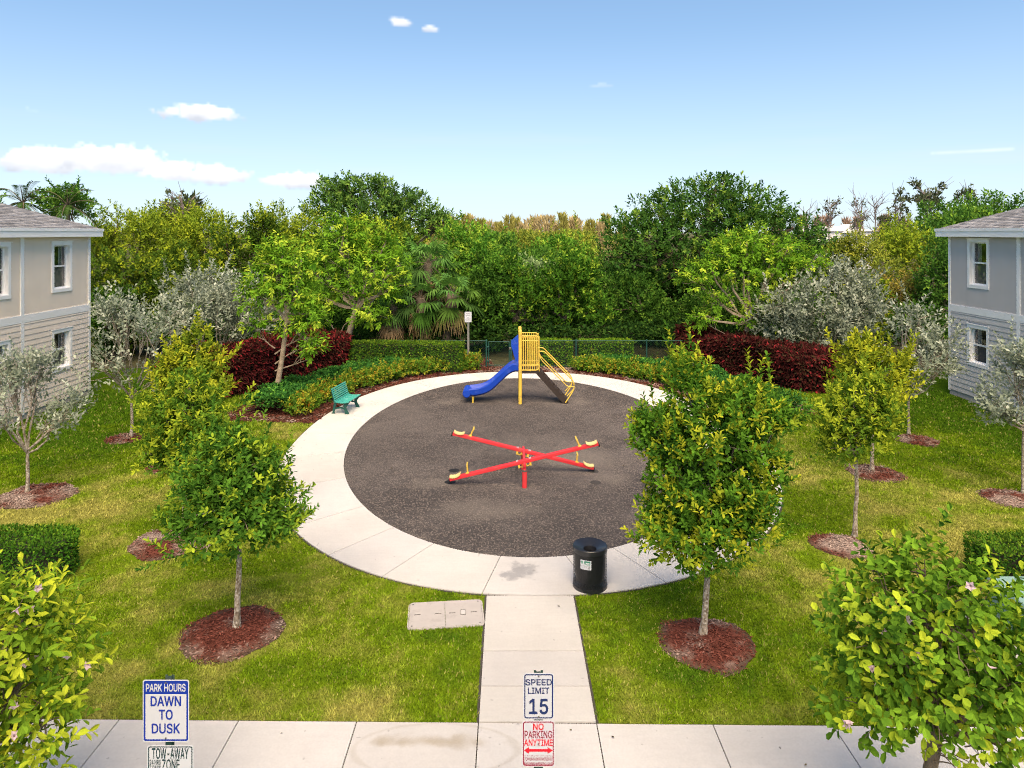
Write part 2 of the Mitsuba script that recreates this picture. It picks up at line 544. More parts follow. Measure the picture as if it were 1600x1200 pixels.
WALK = Polygon([(-14, 7.12), (14, 7.12), (14, back_edge(14)), (-14, back_edge(-14))])
PATH = sbox(-.37, 8.5, 1.07, 11.7)
VAULT = Polygon([(-1.52, 10.64), (-.385, 10.76), (-.40, 11.47), (-1.535, 11.36)])
MULCH = [(-4.12, 10.58, .76), (-6.54, 13.62, .80), (-8.62, 18.1, .66), (2.93, 10.28, .70), (6.34, 13.5, .55), (9.15, 17.6, .66), (-10.8, 16.1, .86), (-11.2, 20.5, .52), (11.35, 15.9, .62), (11.8, 20.35, .60), (6.35, 6.55, .5), (-5.2, 6.55, .5)]
BED_L = band_poly(174, 97, .02, 3.4)
BED_R = band_poly(74, 9, .02, 3.4)
PAD = sbox(7.0, 9.45, 9.2, 11.0)

# ground beyond, lawn with its dry and green patches, beds, road and kerb
g = trimesh.Trimesh([(-700, 6.05, -.03), (700, 6.05, -.03), (700, 1400, -.03), (-700, 1400, -.03)], [(0, 1, 2), (0, 2, 3)], process=False)
setting('ground', g, 'soil')
setting('road', trimesh.Trimesh([(-700, -300, -.14), (700, -300, -.14), (700, 5.91, -.14), (-700, 5.91, -.14)], [(0, 1, 2), (0, 2, 3)], process=False), 'asphalt')
setting('kerb', M(*[cbx(-42 + 3 * i, -39.008 + 3 * i, 5.9, 6.06, -.3, .01, .015) for i in range(28)]), 'concrete')


def lawn_colour(x, y):
    q = np.stack([x, y, np.zeros_like(x)], -1)
    a = meshkit.fbm(q * .33 + 5.1, 3, 1)
    b = meshkit.fbm(q * 1.25, 4, 2)
    c = meshkit.fbm(q * 4.5, 3, 3)
    lush = np.clip((np.abs(x - .4) - 7.5) / 6, 0, 1) * np.clip((y - 15) / 5, 0, 1) * .42 + np.exp(-((np.abs(x - .4) - 2.2) / 1.6) ** 2) * np.exp(-((y - 11.2) / 1.5) ** 2) * .22
    w = np.clip((a * .55 + b * .6 + c * .35 - .55 - lush) * 1.75 + .27, 0, 1)[..., None]
    green, lime, straw = np.array([.095, .195, .012]), np.array([.205, .315, .014]), np.array([.42, .41, .10])
    col = np.where(w < .5, green + (lime - green) * w * 2, lime + (straw - lime) * (w * 2 - 1))
    return col


gx, gy = np.meshgrid(np.linspace(-24, 24, 300), np.linspace(6.06, 31.25, 170))
gz = .012 * (meshkit.noise(np.stack([gx * 1.4, gy * 1.4, gx * 0], -1), 4) - .5)
v = np.stack([gx, gy, gz], -1).reshape(-1, 3)
i, j = np.meshgrid(np.arange(169), np.arange(299), indexing='ij')
k = i * 300 + j
f = np.stack([k, k + 1, k + 301, k + 300], -1).reshape(-1, 4)
f = np.vstack([f[:, [0, 1, 2]], f[:, [0, 2, 3]]])
setting('lawn', (v, f), 'matte', smooth=True, color=lawn_colour(v[:, 0], v[:, 1]) * .55)

setting('play_surface', slab(OVAL.buffer(-.006), -.05, .022), 'rubber', label='dark rubber crumb play surface in an oval')
setting('path_bed', slab(OUTER.difference(OVAL.buffer(-.003)).union(PATH).union(WALK).buffer(.028), -.05, .009), 'dark_gap')


def paving(parent, poly):
    p = poly.buffer(-.007, join_style=2)
    top = p.buffer(-.006, join_style=2)
    m = slab(p, -.05, .028)
    part(parent, 'slab', m, slab_rng.choice(['concrete', 'concrete', 'concrete_tone_1', 'concrete_tone_2', 'concrete_tone_3']))


counts['oval_path'] = 1
labels['oval_path'] = {'kind': 'structure', 'label': 'pale concrete path of wide slabs round the oval play surface'}
joints = [-96.7, -82.8, -72, -60, -48, -36, -24, -12, 1, 14, 27, 40, 52, 63, 74, 85, 96, 107, 118, 130, 142, 154, 167, 180, 192.5, 208, 224, 236.5, 248, 263.3]
for a, b in zip(joints, joints[1:]):
    paving('oval_path', ring_poly(a, b))
labels['garden_path'] = {'kind': 'structure', 'label': 'straight concrete path from the pavement to the oval path'}
for a, b in zip((8.60, 9.28, 10.06), (9.28, 10.06, 11.60)):
    paving('garden_path', sbox(-.37, a, 1.07, b).difference(WALK.buffer(.001)).difference(OUTER.buffer(.0)))
labels['pavement'] = {'kind': 'structure', 'label': 'concrete pavement of square slabs along the road'}
xs = [-13.5, -12.05, -10.6, -9.13, -7.68, -6.23, -4.78, -3.31, -1.86, -.37, 1.07, 2.48, 3.93, 5.38, 6.83, 8.3, 9.75, 11.2, 12.65]
for a, b in zip(xs, xs[1:]):
    paving('pavement', Polygon([(a, 7.12), (b, 7.12), (b, back_edge(b)), (a, back_edge(a))]))


def chips(rng, pts, z, L, W, cols):
    n = len(pts)
    p = np.column_stack([pts, z])
    a = rng.random(n) * 2 * np.pi
    d = unit(np.stack([np.cos(a), np.sin(a), rng.normal(0, .25, n)], -1))
    nrm = unit(np.stack([rng.normal(0, .35, n), rng.normal(0, .35, n), np.ones(n)], -1))
    return leaf_mesh(p, d, nrm, L * rng.uniform(.5, 1.3, n), W * rng.uniform(.6, 1.3, n), cols, False, .1)


def bark_colours(rng, xy, pale):
    n = len(xy)
    q = np.column_stack([xy * 2.6, np.zeros(n)])
    w = np.clip((meshkit.fbm(q, 3, 6) - .5) * 3.0 + pale + rng.normal(0, .18, n), 0, 1)[:, None]
    red = np.array([.160, .054, .040]) * (.45 + .9 * rng.random((n, 1)))
    grey = np.array([.38, .29, .25]) * (.55 + .7 * rng.random((n, 1)))
    return red * (1 - w) + grey * w


rng = np.random.default_rng(7)
for i, (x, y, r) in enumerate(MULCH):
    key = numbered('mulch_bed')
    labels[key] = {'kind': 'structure', 'label': 'round bed of red bark mulch at the foot of a tree'}
    th, rr = np.meshgrid(np.linspace(0, 2 * np.pi, 40, endpoint=False), np.linspace(0, 1, 9))
    wob = 1 + .20 * (meshkit.fbm(np.stack([np.cos(th) * 1.4 + 3 * i, np.sin(th) * 1.4, th * 0], -1), 3, 5) - .5) * 2
    X, Y = x + r * rr * wob * np.cos(th), y + r * rr * wob * np.sin(th)
    Z = .055 * (1 - rr ** 2) + .015 * meshkit.noise(np.stack([X * 9, Y * 9, X * 0], -1), 2) - .002
    v = np.stack([X, Y, Z], -1).reshape(-1, 3)
    a, b = np.meshgrid(np.arange(8), np.arange(40), indexing='ij')
    q = np.stack([a * 40 + b, (a + 1) * 40 + b, (a + 1) * 40 + (b + 1) % 40, a * 40 + (b + 1) % 40], -1).reshape(-1, 4)
    pale = (.12, .26, .3, .06, .62, .3, .5, .3, .75, .35, .2, .2)[i]
    r *= .95
    col = bark_colours(rng, v[:, :2], pale) * .8
    edge = np.clip((rr.reshape(-1, 1) - .72) * 4, 0, 1)
    col = col * (1 - edge) + np.array([.085, .062, .045]) * edge
    part(key, 'soil', (v, np.vstack([q[:, [0, 1, 2]], q[:, [0, 2, 3]]])), 'matte', smooth=True, color=col)
    n = int(3600 * r * r * min(1, (13 / y) ** 1.4)) + 250
    t, s = rng.random(n) * 2 * np.pi, np.sqrt(rng.random(n)) * 1.05
    w2 = 1 + .20 * (meshkit.fbm(np.stack([np.cos(t) * 1.4 + 3 * i, np.sin(t) * 1.4, t * 0], -1), 3, 5) - .5) * 2
    pts = np.stack([x + r * s * w2 * np.cos(t), y + r * s * w2 * np.sin(t)], -1)
    z = .058 * np.clip(1 - s ** 2, 0, 1) + .012
    sc = max(1, y / 13)
    V, F, C = chips(rng, pts, z, .06 * sc, .022 * sc, bark_colours(rng, pts, pale))
    part(key, 'bark_chips', (V, F), 'matte', color=C, kind='stuff')


def sample_in(rng, poly, n, dens=None):
    x0, y0, x1, y1 = poly.bounds
    import shapely
    out = []
    while sum(map(len, out)) < n:
        p = rng.random((n * 2, 2)) * [x1 - x0, y1 - y0] + [x0, y0]
        p = p[shapely.contains_xy(poly, p[:, 0], p[:, 1])]
        if dens is not None:
            p = p[rng.random(len(p)) < dens(p)]
        out.append(p)
    return np.vstack(out)[:n]


BED_M = band_poly(96.9, 74.1, .02, 1.25)
for poly, lab in ((BED_M, 'strip of pale bark and sand in front of the gate'), (BED_L, 'red bark bed along the bench side of the oval path'), (BED_R, 'red bark bed along the far side of the oval path')):
    key = numbered('planting_bed')
    labels[key] = {'kind': 'structure', 'label': lab}
    m = slab(poly, -.05, .018)
    part(key, 'soil', m, 'matte', color=np.tile([.085, .040, .028], (len(m.vertices), 1)))
    pts = sample_in(rng, poly, 14000 if poly is not BED_M else 2200)
    V, F, C = chips(rng, pts, np.full(len(pts), .03), .10, .045, bark_colours(rng, pts, .10 if poly is not BED_M else .65))
    part(key, 'bark_chips', (V, F), 'matte', color=C, kind='stuff')

lit = np.vstack([sample_in(rng, OUTER, 90), sample_in(rng, PATH.union(WALK), 40)])
V, F, C = chips(rng, lit, np.full(len(lit), .034), .055, .022, np.array([.10, .075, .04]) * rng.uniform(.4, 1.8, (len(lit), 1)))
setting('leaf_litter', (V, F), 'matte', kind='stuff', label='dry fallen leaves scattered on the paths and the play surface', color=C)

# grass blades
import shapely
bare = unary_union([OUTER, PATH, WALK, VAULT, BED_L, BED_R, BED_M, PAD]).buffer(.022)
n = 620000
u = rng.random(n)
Y = 1 / (1 / 8.3 + (1 / 32 - 1 / 8.3) * u ** .82)
X = (rng.random(n) - .5) * 2 * np.minimum(.80 * Y + .6, 22)
X[:26000] = (rng.random(26000) - .5) * 26
Y[:26000] = rng.uniform(6.1, 7.1, 26000)
keep = ~shapely.contains_xy(bare, X, Y) & (X > -15.5) & (X < 16.35) & (Y < 31.2)
for x, y, r in MULCH:
    d = np.hypot(X - x, Y - y) / r
    th = np.arctan2(Y - y, X - x)
    keep &= d > .94 + .12 * rng.random(n)
X, Y = X[keep], Y[keep]
n = len(X)
q = np.stack([X, Y, np.zeros(n)], -1)
tuft = meshkit.noise(q * 9, 6) * .6 + meshkit.noise(q * 21, 7) * .4
h = (.020 + .034 * tuft) * rng.uniform(.6, 1.3, n) * np.clip(Y / 14, 1, 1.7)
a = rng.random(n) * 2 * np.pi
lean = rng.uniform(.2, 1.1, n)
d = unit(np.stack([np.cos(a) * lean, np.sin(a) * lean, np.ones(n)], -1))
s = unit(np.cross(d, rng.normal(size=(n, 3))))
w = (.0065 + .005 * rng.random(n))[:, None] * np.clip(Y / 10, .9, 2.4)[:, None]
base = np.stack([X, Y, np.full(n, -.004)], -1)
V = np.stack([base - s * w, base + s * w, base + d * (h * 1.25)[:, None]], 1).reshape(-1, 3)
col = lawn_colour(X, Y)
col = col * (.48 + .88 * tuft[:, None]) * rng.uniform(.7, 1.3, (n, 1))
dry = (rng.random(n) < .07)[:, None]
col = np.where(dry, np.array([.44, .42, .13]) * rng.uniform(.6, 1.2, (n, 1)), col)
key = setting('grass', (V, np.arange(3 * n).reshape(-1, 3)), 'leaf', kind='stuff', label='patchy green and straw lawn grass', color=np.repeat(col, 3, 0))

# ---------------------------------------------------------------- houses
W0, W1 = .10, 1.10


def window(house, s, xw, y0, y1, z0, z1):
    """double-hung window in the wall plane x = xw, facing s"""
    w = numbered('window', house)

    def b(u0, u1, a0, a1, c0, c1):
        lo, hi = sorted((xw + s * a0, xw + s * a1))
        return bx(lo, hi, u0, u1, c0, c1)
    t = .115
    part(w, 'casing', M(b(y0, y1, -.01, .035, z1 - t, z1), b(y0, y1, -.01, .038, z0, z0 + t), b(y0, y0 + t, -.01, .032, z0 + t, z1 - t), b(y1 - t, y1, -.01, .032, z0 + t, z1 - t), b(y0 - .03, y1 + .03, -.005, .06, z1 - .002, z1 + .025)), 'white_trim')
    i0, i1, c0, c1 = y0 + t, y1 - t, z0 + t, z1 - t
    part(w, 'reveal', M(b(i0 - .002, i0 + .012, -.16, .02, c0, c1), b(i1 - .012, i1 + .002, -.16, .02, c0, c1), b(i0, i1, -.16, .02, c0 - .002, c0 + .012), b(i0, i1, -.16, .02, c1 - .012, c1 + .002)), 'white_trim')
    zm = (c0 + c1) / 2 + .02
    f = .045
    part(w, 'frame', M(b(i0 + .01, i0 + .01 + f, -.15, -.10, c0 + .01, c1 - .01), b(i1 - .01 - f, i1 - .01, -.15, -.10, c0 + .01, c1 - .01), b(i0 + .05, i1 - .05, -.152, -.102, c0 + .01, c0 + .01 + f), b(i0 + .05, i1 - .05, -.152, -.102, c1 - .01 - f, c1 - .01), b(i0 + .05, i1 - .05, -.148, -.09, zm - .028, zm + .028)), 'white_frame')

    def sheet(x, u0, u1, c0_, c1_):
        v = [(x, u0, c0_), (x, u1, c0_), (x, u1, c1_), (x, u0, c1_)]
        return trimesh.Trimesh(v, [(0, 1, 2), (0, 2, 3)] if s > 0 else [(0, 2, 1), (0, 3, 2)], process=False)
    part(w, 'pane', sheet(xw - s * .13, i0 + .05, i1 - .05, zm + .02, c1 - .05), 'glass')
    part(w, 'pane', sheet(xw - s * .12, i0 + .05, i1 - .05, c0 + .05, zm - .02), 'glass')
    part(w, 'insect_screen', sheet(xw - s * .20, i0 + .03, i1 - .03, c0 + .02, zm), 'screen')
    part(w, 'curtain', M(*[sheet(xw - s * (.24 + .02 * (k % 2)), i1 - .22 + .035 * k - .03, i1 - .22 + .035 * k + .008, c0, c1) for k in range(6)]), 'blind')
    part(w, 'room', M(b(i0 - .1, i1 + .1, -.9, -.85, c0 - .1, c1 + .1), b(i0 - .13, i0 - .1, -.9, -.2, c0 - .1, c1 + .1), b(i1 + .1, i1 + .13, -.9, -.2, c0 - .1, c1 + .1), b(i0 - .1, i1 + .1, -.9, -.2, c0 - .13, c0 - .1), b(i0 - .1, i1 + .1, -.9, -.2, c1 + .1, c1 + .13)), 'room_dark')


def house(s, xw, y1, label, mats, trims, wins, dz, roof_tone):
    stucco_m, siding_m = mats
    h = thing('house', label, 'house')
    y0 = y1 - 12.2
    zs, zb0, zb1, zt = .20, 3.12, 3.36, 5.86
    holes = [(a + .02, b + .02, z0 + dz, z1 + dz) for a, b in wins for z0, z1 in ((1.20, 2.66), (3.95, 5.70))]

    def b(u0, u1, a0, a1, c0, c1):
        lo, hi = sorted((xw + s * a0, xw + s * a1))
        return bx(lo, hi, u0, u1, c0, c1)
    up = sbox(y0, zb0, y1, zt)
    lo_ = sbox(y0, 0.0, y1, zb0)
    for a, bb, c, d in holes:
        r = sbox(a + .06, c + .06, bb - .06, d - .06)
        up, lo_ = up.difference(r), lo_.difference(r)
    wall = part(h, 'wall', yz_plate(up, *sorted((xw, xw - s * .2))), stucco_m)
    part(h, 'foundation', b(y0 + .02, y1 - .02, -.20, -.012, -.1, zs + .02), 'foundation')
    lower = part(h, 'side_wall', yz_plate(lo_.intersection(sbox(y0, zs, y1, zb0)), *sorted((xw - s * .03, xw - s * .2))), siding_m)
    x0b, x1b = sorted((xw - s * .2, xw - s * 11.0))
    part(h, 'rear_wall', M(bx(x0b, x1b, y1 - .2, y1, 0, zt), bx(x0b, x1b, y0, y0 + .2, 0, zt), bx(*sorted((xw - s * 10.8, xw - s * 11.0)), y0 + .2, y1 - .2, 0, zt)), stucco_m)
    # lap boards, cut at the vertical trims and at the windows
    cuts = sorted(trims)
    spans = list(zip([y0 + .05] + [c + .075 for c in cuts], [c - .075 for c in cuts] + [y1 - .06]))
    pitch = .1778
    k = 0
    z = zs
    while z < zb0 - .02:
        zt_ = min(z + pitch, zb0)
        for u0, u1 in spans:
            segs = [(u0, u1)]
            for a, bb, c, d in holes:
                if c + .03 < zt_ and d - .03 > z:
                    segs = [q for p0, p1 in segs for q in ((p0, min(p1, a + .02)), (max(p0, bb - .02), p1)) if q[1] - q[0] > .05]
            for p0, p1 in segs:
                prof = np.array([(-.03, z + .009), (.030, z + .009), (.030, z + .022), (.012, zt_), (-.03, zt_)])
                v = np.array([(xw + s * w_, u, zz) for u in (p0, p1) for w_, zz in prof])
                part(lower, 'siding_board', trimesh.convex.convex_hull(v), siding_m)
        z += pitch
    # trim
    part(h, 'belt_trim', b(y0, y1 + .012, -.01, .034, zb0, zb1), 'white_trim')
    part(h, 'corner_trim', M(b(y1 - .11, y1 + .018, -.01, .030, .16, zb0), b(y1 - .11, y1 + .018, -.01, .030, zb1, zt)), 'white_trim')
    for c in cuts:
        part(h, 'vertical_trim', M(b(c - .075, c + .075, -.01, .030, .16, zb0), b(c - .075, c + .075, -.01, .030, zb1, zt)), 'white_trim')
    for a, bb, c, d in holes:
        window(h, s, xw, a, bb, c, d)
    # hip roof with overhang, fascia, soffit and shingles
    ov = .30
    X0, X1 = sorted((xw + s * ov, xw - s * (11.0 + ov)))
    Y0, Y1 = y0 - ov, y1 + ov
    ze = 6.13
    half = (X1 - X0) / 2
    sl = .40
    zr = ze + sl * half
    xm = (X0 + X1) / 2
    roof = numbered('roof', h)
    v = [(X0, Y0, ze), (X1, Y0, ze), (X1, Y1, ze), (X0, Y1, ze), (xm, Y0 + half, zr), (xm, Y1 - half, zr)]
    scene[roof] = mikit.ply(trimesh.Trimesh(v, [(0, 1, 4), (1, 2, 5), (1, 5, 4), (2, 3, 5), (3, 0, 4), (3, 4, 5), (0, 2, 1), (0, 3, 2)], process=False), 'room_dark')
    part(roof, 'fascia', M(cbx(X0 - .02, X0 + .01, Y0, Y1, 5.86, ze + .02, .004), cbx(X1 - .01, X1 + .02, Y0, Y1, 5.86, ze + .02, .004), cbx(X0 - .018, X1 + .018, Y1 - .01, Y1 + .02, 5.858, ze + .022, .004), cbx(X0 - .018, X1 + .018, Y0 - .02, Y0 + .01, 5.858, ze + .022, .004)), 'white_trim')
    part(roof, 'drip_edge', M(bx(X0 - .045, X0 - .02, Y0 - .04, Y1 + .04, ze - .07, ze + .03), bx(X1 + .02, X1 + .045, Y0 - .04, Y1 + .04, ze - .07, ze + .03), bx(X0 - .02, X1 + .02, Y1 + .02, Y1 + .045, ze - .068, ze + .028), bx(X0 - .02, X1 + .02, Y0 - .045, Y0 - .02, ze - .068, ze + .028)), 'white_frame')
    part(roof, 'soffit', bx(X0 + .012, X1 - .012, Y0 + .012, Y1 - .012, 5.862, 5.90), 'white_trim')
    rng_ = np.random.default_rng(int(abs(xw) * 100))
    slope = math.hypot(1, sl)
    V, F, C = [], [], []
    for o, u, inn, length in (((X0, Y0), (0, 1), (1, 0), Y1 - Y0), ((X1, Y0), (0, 1), (-1, 0), Y1 - Y0), ((X0, Y0), (1, 0), (0, 1), X1 - X0), ((X0, Y1), (1, 0), (0, -1), X1 - X0)):
        o, u, inn = (np.array([*q, 0.]) for q in (o, u, inn))
        row, hgt = 0, -.03
        while hgt < half - .02:
            h1 = min(hgt + .135, half)
            a = max(hgt, 0) + .0
            off = (row % 2) * .17 + rng_.uniform(0, .05)
            t = a - .35 + off
            while t < length - a:
                w_ = rng_.choice([.16, .22, .30, .36])
                u0, u1 = max(t, a), min(t + w_ - .006, length - a)
                if u1 - u0 > .03:
                    up0 = .028 + rng_.uniform(-.004, .008)
                    pts = [o + u * u0 + inn * hgt + [0, 0, ze + sl * hgt + up0], o + u * u1 + inn * hgt + [0, 0, ze + sl * hgt + up0],
                           o + u * max(min(u1, length - h1), h1) + inn * h1 + [0, 0, ze + sl * h1 + .010], o + u * min(max(u0, h1), length - h1) + inn * h1 + [0, 0, ze + sl * h1 + .010],
                           o + u * u0 + inn * hgt + [0, 0, ze + sl * hgt], o + u * u1 + inn * hgt + [0, 0, ze + sl * hgt]]
                    b0 = len(V)
                    V += pts
                    F += [(b0, b0 + 1, b0 + 2), (b0, b0 + 2, b0 + 3), (b0, b0 + 5, b0 + 1), (b0, b0 + 4, b0 + 5)]
                    C += [np.array(roof_tone) * rng_.uniform(.62, 1.15)] * 6
                t += w_
            hgt += .135
            row += 1
    part(roof, 'shingles', (np.array(V), np.array(F)), 'matte', color=np.array(C), kind='stuff')
    return h


house(1, -15.6, 26.2, 'beige two storey house with white trim and grey shingle roof at the left edge', ('stucco_beige', 'siding_beige'), [22.55, 18.95, 15.4], [(23.98, 25.09), (20.85, 22.0), (16.6, 17.7)], 0, (.30, .30, .315))
house(-1, 16.45, 26.3, 'grey two storey house with white trim and grey shingle roof at the right edge', ('stucco_grey', 'siding_grey'), [22.7, 19.1, 15.5], [(24.08, 25.20), (20.9, 22.0), (16.7, 17.8)], .10, (.31, .31, .325))

# ---------------------------------------------------------------- signs
def rounded(w, h, r=.03):
    return sbox(-w / 2 + r, -h / 2 + r, w / 2 - r, h / 2 - r).buffer(r, quad_segs=6)


def words(text, height, width, x, z, y, bold=True):
    """lettering in the x-z plane at y, centred at x, capitals from z up, squeezed to the given width"""
    m = meshkit.text_mesh(text, height, .0015, bold)
    lo, hi = m.bounds
    k = width / (hi[0] - lo[0])
    v = np.array(m.vertices)
    m.vertices = np.column_stack([(v[:, 0] - (lo[0] + hi[0]) / 2) * k + x, y - v[:, 2], v[:, 1] + z])
    return m


def sign_post(label, x, y, ztop, bsdf='post_green'):
    s = thing('street_sign', label, 'sign')
    web = M(bx(-.028, .028, -.004, 0, 0, 1), bx(-.028, -.022, -.022, -.004, 0, 1), bx(.022, .028, -.022, -.004, 0, 1), bx(-.045, -.028, -.0245, -.0205, 0, 1), bx(.028, .045, -.0245, -.0205, 0, 1))
    v = np.array(web.vertices) * [1, -1, ztop + .3] + [x, y, -.3]
    web = trimesh.Trimesh(v, web.faces[:, ::-1], process=False)
    part(s, 'post', web, bsdf)
    return s


def sign_panel(s, x, y, zc, w, h, face, border, rim, lines, inset=.010, thick=.016, band=None, bolts=(), r=.03):
    """sheet metal panel facing the road, with printed rim and lettering; lines: (text, height, width, dx, z from centre, bsdf)"""
    p = part(s, 'panel', xz_plate(shapely.affinity.translate(rounded(w, h, r), x, zc), y, y + .003), face)
    out, inn = rounded(w - 2 * inset, h - 2 * inset, r * .8), rounded(w - 2 * inset - 2 * thick, h - 2 * inset - 2 * thick, r * .55)
    part(p, 'border', xz_plate(shapely.affinity.translate(out.difference(inn), x, zc), y - .0015, y - .0002), border)
    if band:
        z0, z1, m = band
        part(p, 'header_band', xz_plate(shapely.affinity.translate(inn.buffer(.002).intersection(sbox(-w, z0, w, z1)), x, zc), y - .0017, y - .0003), m)
    for t, hh, ww, dx, dz, m in lines:
        part(p, 'lettering', words(t, hh, ww, x + dx, zc + dz, y - (.0022 if band else .0008)), m)
    for dz in bolts:
        b = trimesh.creation.cylinder(.0085, .006, sections=12)
        b.apply_transform(trimesh.transformations.rotation_matrix(np.pi / 2, (1, 0, 0)))
        part(s, 'bolt', moved(b, x, y - .003, zc + dz), 'bolt')
    return p


import shapely.affinity
# park hours sign with the tow-away sign below it
s = sign_post('blue and white park hours sign above a tow-away zone sign on a thin post', -3.375, 6.99, 1.60)
sign_panel(s, -3.39, 6.96, 1.275, .457, .612, 'sign_white', 'sign_blue', None, [
    ('PARK HOURS', .072, .392, 0, .195, 'sign_white'), ('DAWN', .092, .300, 0, .052, 'sign_blue'), ('TO', .092, .136, 0, -.082, 'sign_blue'), ('DUSK', .092, .278, 0, -.218, 'sign_blue')],
    band=(.168, .30, 'sign_blue'), bolts=(.278, -.268), r=.02)
p = sign_panel(s, -3.345, 6.957, .630, .457, .612, 'sign_white', 'sign_ink', None, [
    ('TOW-AWAY', .100, .362, -.0, .177, 'sign_ink'), ('ZONE', .098, .172, .006, .068, 'sign_ink'), ('24 HRS', .046, .110, -.148, .118, 'sign_ink'), ('7 DAYS', .046, .110, -.148, .062, 'sign_ink'),
    ('UNAUTHORIZED VEHICLES OR', .046, .415, 0, .002, 'sign_ink')], thick=.010, bolts=(-.28,), r=.022)
# speed limit sign with the parking sign below it
s = sign_post('white speed limit sign above a red no parking sign on a green post', .295, 6.99, 1.645)
sign_panel(s, .295, 6.96, 1.42, .305, .457, 'sign_white', 'sign_navy', None, [
    ('SPEED', .058, .262, 0, .110, 'sign_navy'), ('LIMIT', .058, .212, 0, .026, 'sign_navy'), ('15', .142, .190, 0, -.172, 'sign_navy')], bolts=(.198, -.203), thick=.011)
p = sign_panel(s, .292, 6.957, .953, .325, .457, 'sign_white', 'sign_maroon', None, [
    ('NO', .060, .105, 0, .138, 'sign_red'), ('PARKING', .070, .272, 0, .056, 'sign_maroon'), ('ANYTIME', .062, .282, 0, -.020, 'sign_red'),
    ('TOWING ENFORCED BY', .028, .284, 0, -.165, 'sign_maroon'), ('Alpinetowinginc.com', .030, .296, 0, -.208, 'sign_maroon')], thick=.010, bolts=(-.004,))
arrow = Polygon([(-.142, 0), (-.092, .034), (-.092, .013), (.092, .013), (.092, .034), (.142, 0), (.092, -.034), (.092, -.013), (-.092, -.013), (-.092, -.034)])
part(p, 'arrow', xz_plate(shapely.affinity.translate(arrow, .292, .953 - .066), 6.9552, 6.9568), 'sign_red')
part(p, 'rule_line', bx(.292 - .145, .292 + .145, 6.9555, 6.9568, .953 - .122, .953 - .119), 'sign_maroon')
# small sign by the fence: its printing is too small to read, rows of dark marks
s = sign_post('small white sign on a grey post at the fence beside the gate', -1.79, 31.02, 2.52, 'post_grey')
p = sign_panel(s, -1.79, 30.99, 2.30, .305, .457, 'sign_white', 'sign_white', None, [], bolts=())
rg = np.random.default_rng(3)
rows = []
for dz, w, hh in ((.145, .19, .032), (.07, .19, .026), (-.045, .07, .05), (-.13, .2, .036)):
    t = -w / 2
    while t < w / 2 - .01:
        q = rg.uniform(.014, .03)
        rows.append(bx(-1.79 + t, -1.79 + min(t + q, w / 2), 30.9885, 30.9898, 2.30 + dz - hh / 2, 2.30 + dz + hh / 2))
        t += q + .008
part(p, 'print', M(*rows), 'sign_grey')

# ---------------------------------------------------------------- playground: see-saw
s = thing('seesaw', 'red double see-saw with yellow handles in the middle of the play surface', 'see-saw')
fy, by = 16.72, 17.62
for y in (16.54, 17.80):
    q = part(s, 'post', M(tube([(.37, y, -.05), (.37, y, .42)], .060, 16), tube([(.37, y, .40), (.37, y, .545)], .038, 14)), 'red_paint', smooth=40)
    part(q, 'collar', tube([(.37, y, .405), (.37, y, .435)], .066, 16), 'bolt', smooth=40)
part(s, 'pivot_pipe', tube([(.37, 16.46, .555), (.37, 17.88, .555)], .034, 14), 'red_paint', smooth=40)


def beam(y, z_l, z_r):
    a, b = np.array([-1.40, y, z_l]), np.array([2.12, y, z_r])
    u = (b - a) / np.linalg.norm(b - a)
    up = np.array([-u[2], 0, u[0]])
    R = np.eye(4)
    R[:3, 0], R[:3, 1], R[:3, 2], R[:3, 3] = u, (0, 1, 0), up, (a + b) / 2
    L = np.linalg.norm(b - a) / 2

    def put(m):
        m = m.copy()
        m.apply_transform(R)
        return m
    pr = sbox(-.060, -.040, .060, .040).buffer(-.012).buffer(.012, quad_segs=3).difference(sbox(-.018, .030, .018, .06)).difference(sbox(-.045, -.06, .045, -.032))
    m = extrude(pr, 2 * L)
    m.apply_transform([[0, 0, 1, -L], [1, 0, 0, 0], [0, 1, 0, 0], [0, 0, 0, 1]])
    bm = part(s, 'beam', put(m), 'red_paint', smooth=30)
    for e in (-1, 1):
        x0 = e * (L - .02)
        t = np.linspace(0, 1, 9)
        prof = [(x0 - e * (.255) * q, .046 + .040 * (abs(q - .45) * 1.9) ** 2.2) for q in t]
        poly = Polygon(prof + [(x, z - .022) for x, z in prof[::-1]]).buffer(.004)
        q = part(bm, 'seat', put(xz_plate(poly, -.085, .085)), 'cream_seat', smooth=40)
        cap = tube([(e * (L - .005), 0, -.03), (e * (L + .03), 0, -.03)], .05, 14)
        part(bm, 'end_bumper', put(cap), 'black_rubber', smooth=40)
        hx = x0 - e * .42
        part(bm, 'handle', put(M(tube([(hx, 0, .03), (hx - e * .04, 0, .25)], .020, 10), tube([(hx - e * .04, -.13, .245), (hx - e * .04, .13, .245)], .017, 10), bx(hx - .04, hx + .04, -.05, .05, .043, .053))), 'yellow_paint', smooth=40)
    part(bm, 'clamp', put(M(tube([(-.14, 0, -.10), (-.07, 0, -.125), (0, 0, -.10), (.07, 0, -.125), (.14, 0, -.10)], .018, 8), bx(-.16, -.12, -.075, .075, -.11, -.046), bx(.12, .16, -.075, .075, -.11, -.046), bx(-.05, .05, -.06, .06, -.09, -.046))), 'yellow_paint', smooth=40)
    for q in (-.17, -.14, .14, .17):
        part(bm, 'bolt', put(M(tube([(q, .03, .04), (q, .03, .058)], .010, 8), tube([(q, -.03, .04), (q, -.03, .058)], .010, 8))), 'sign_white')


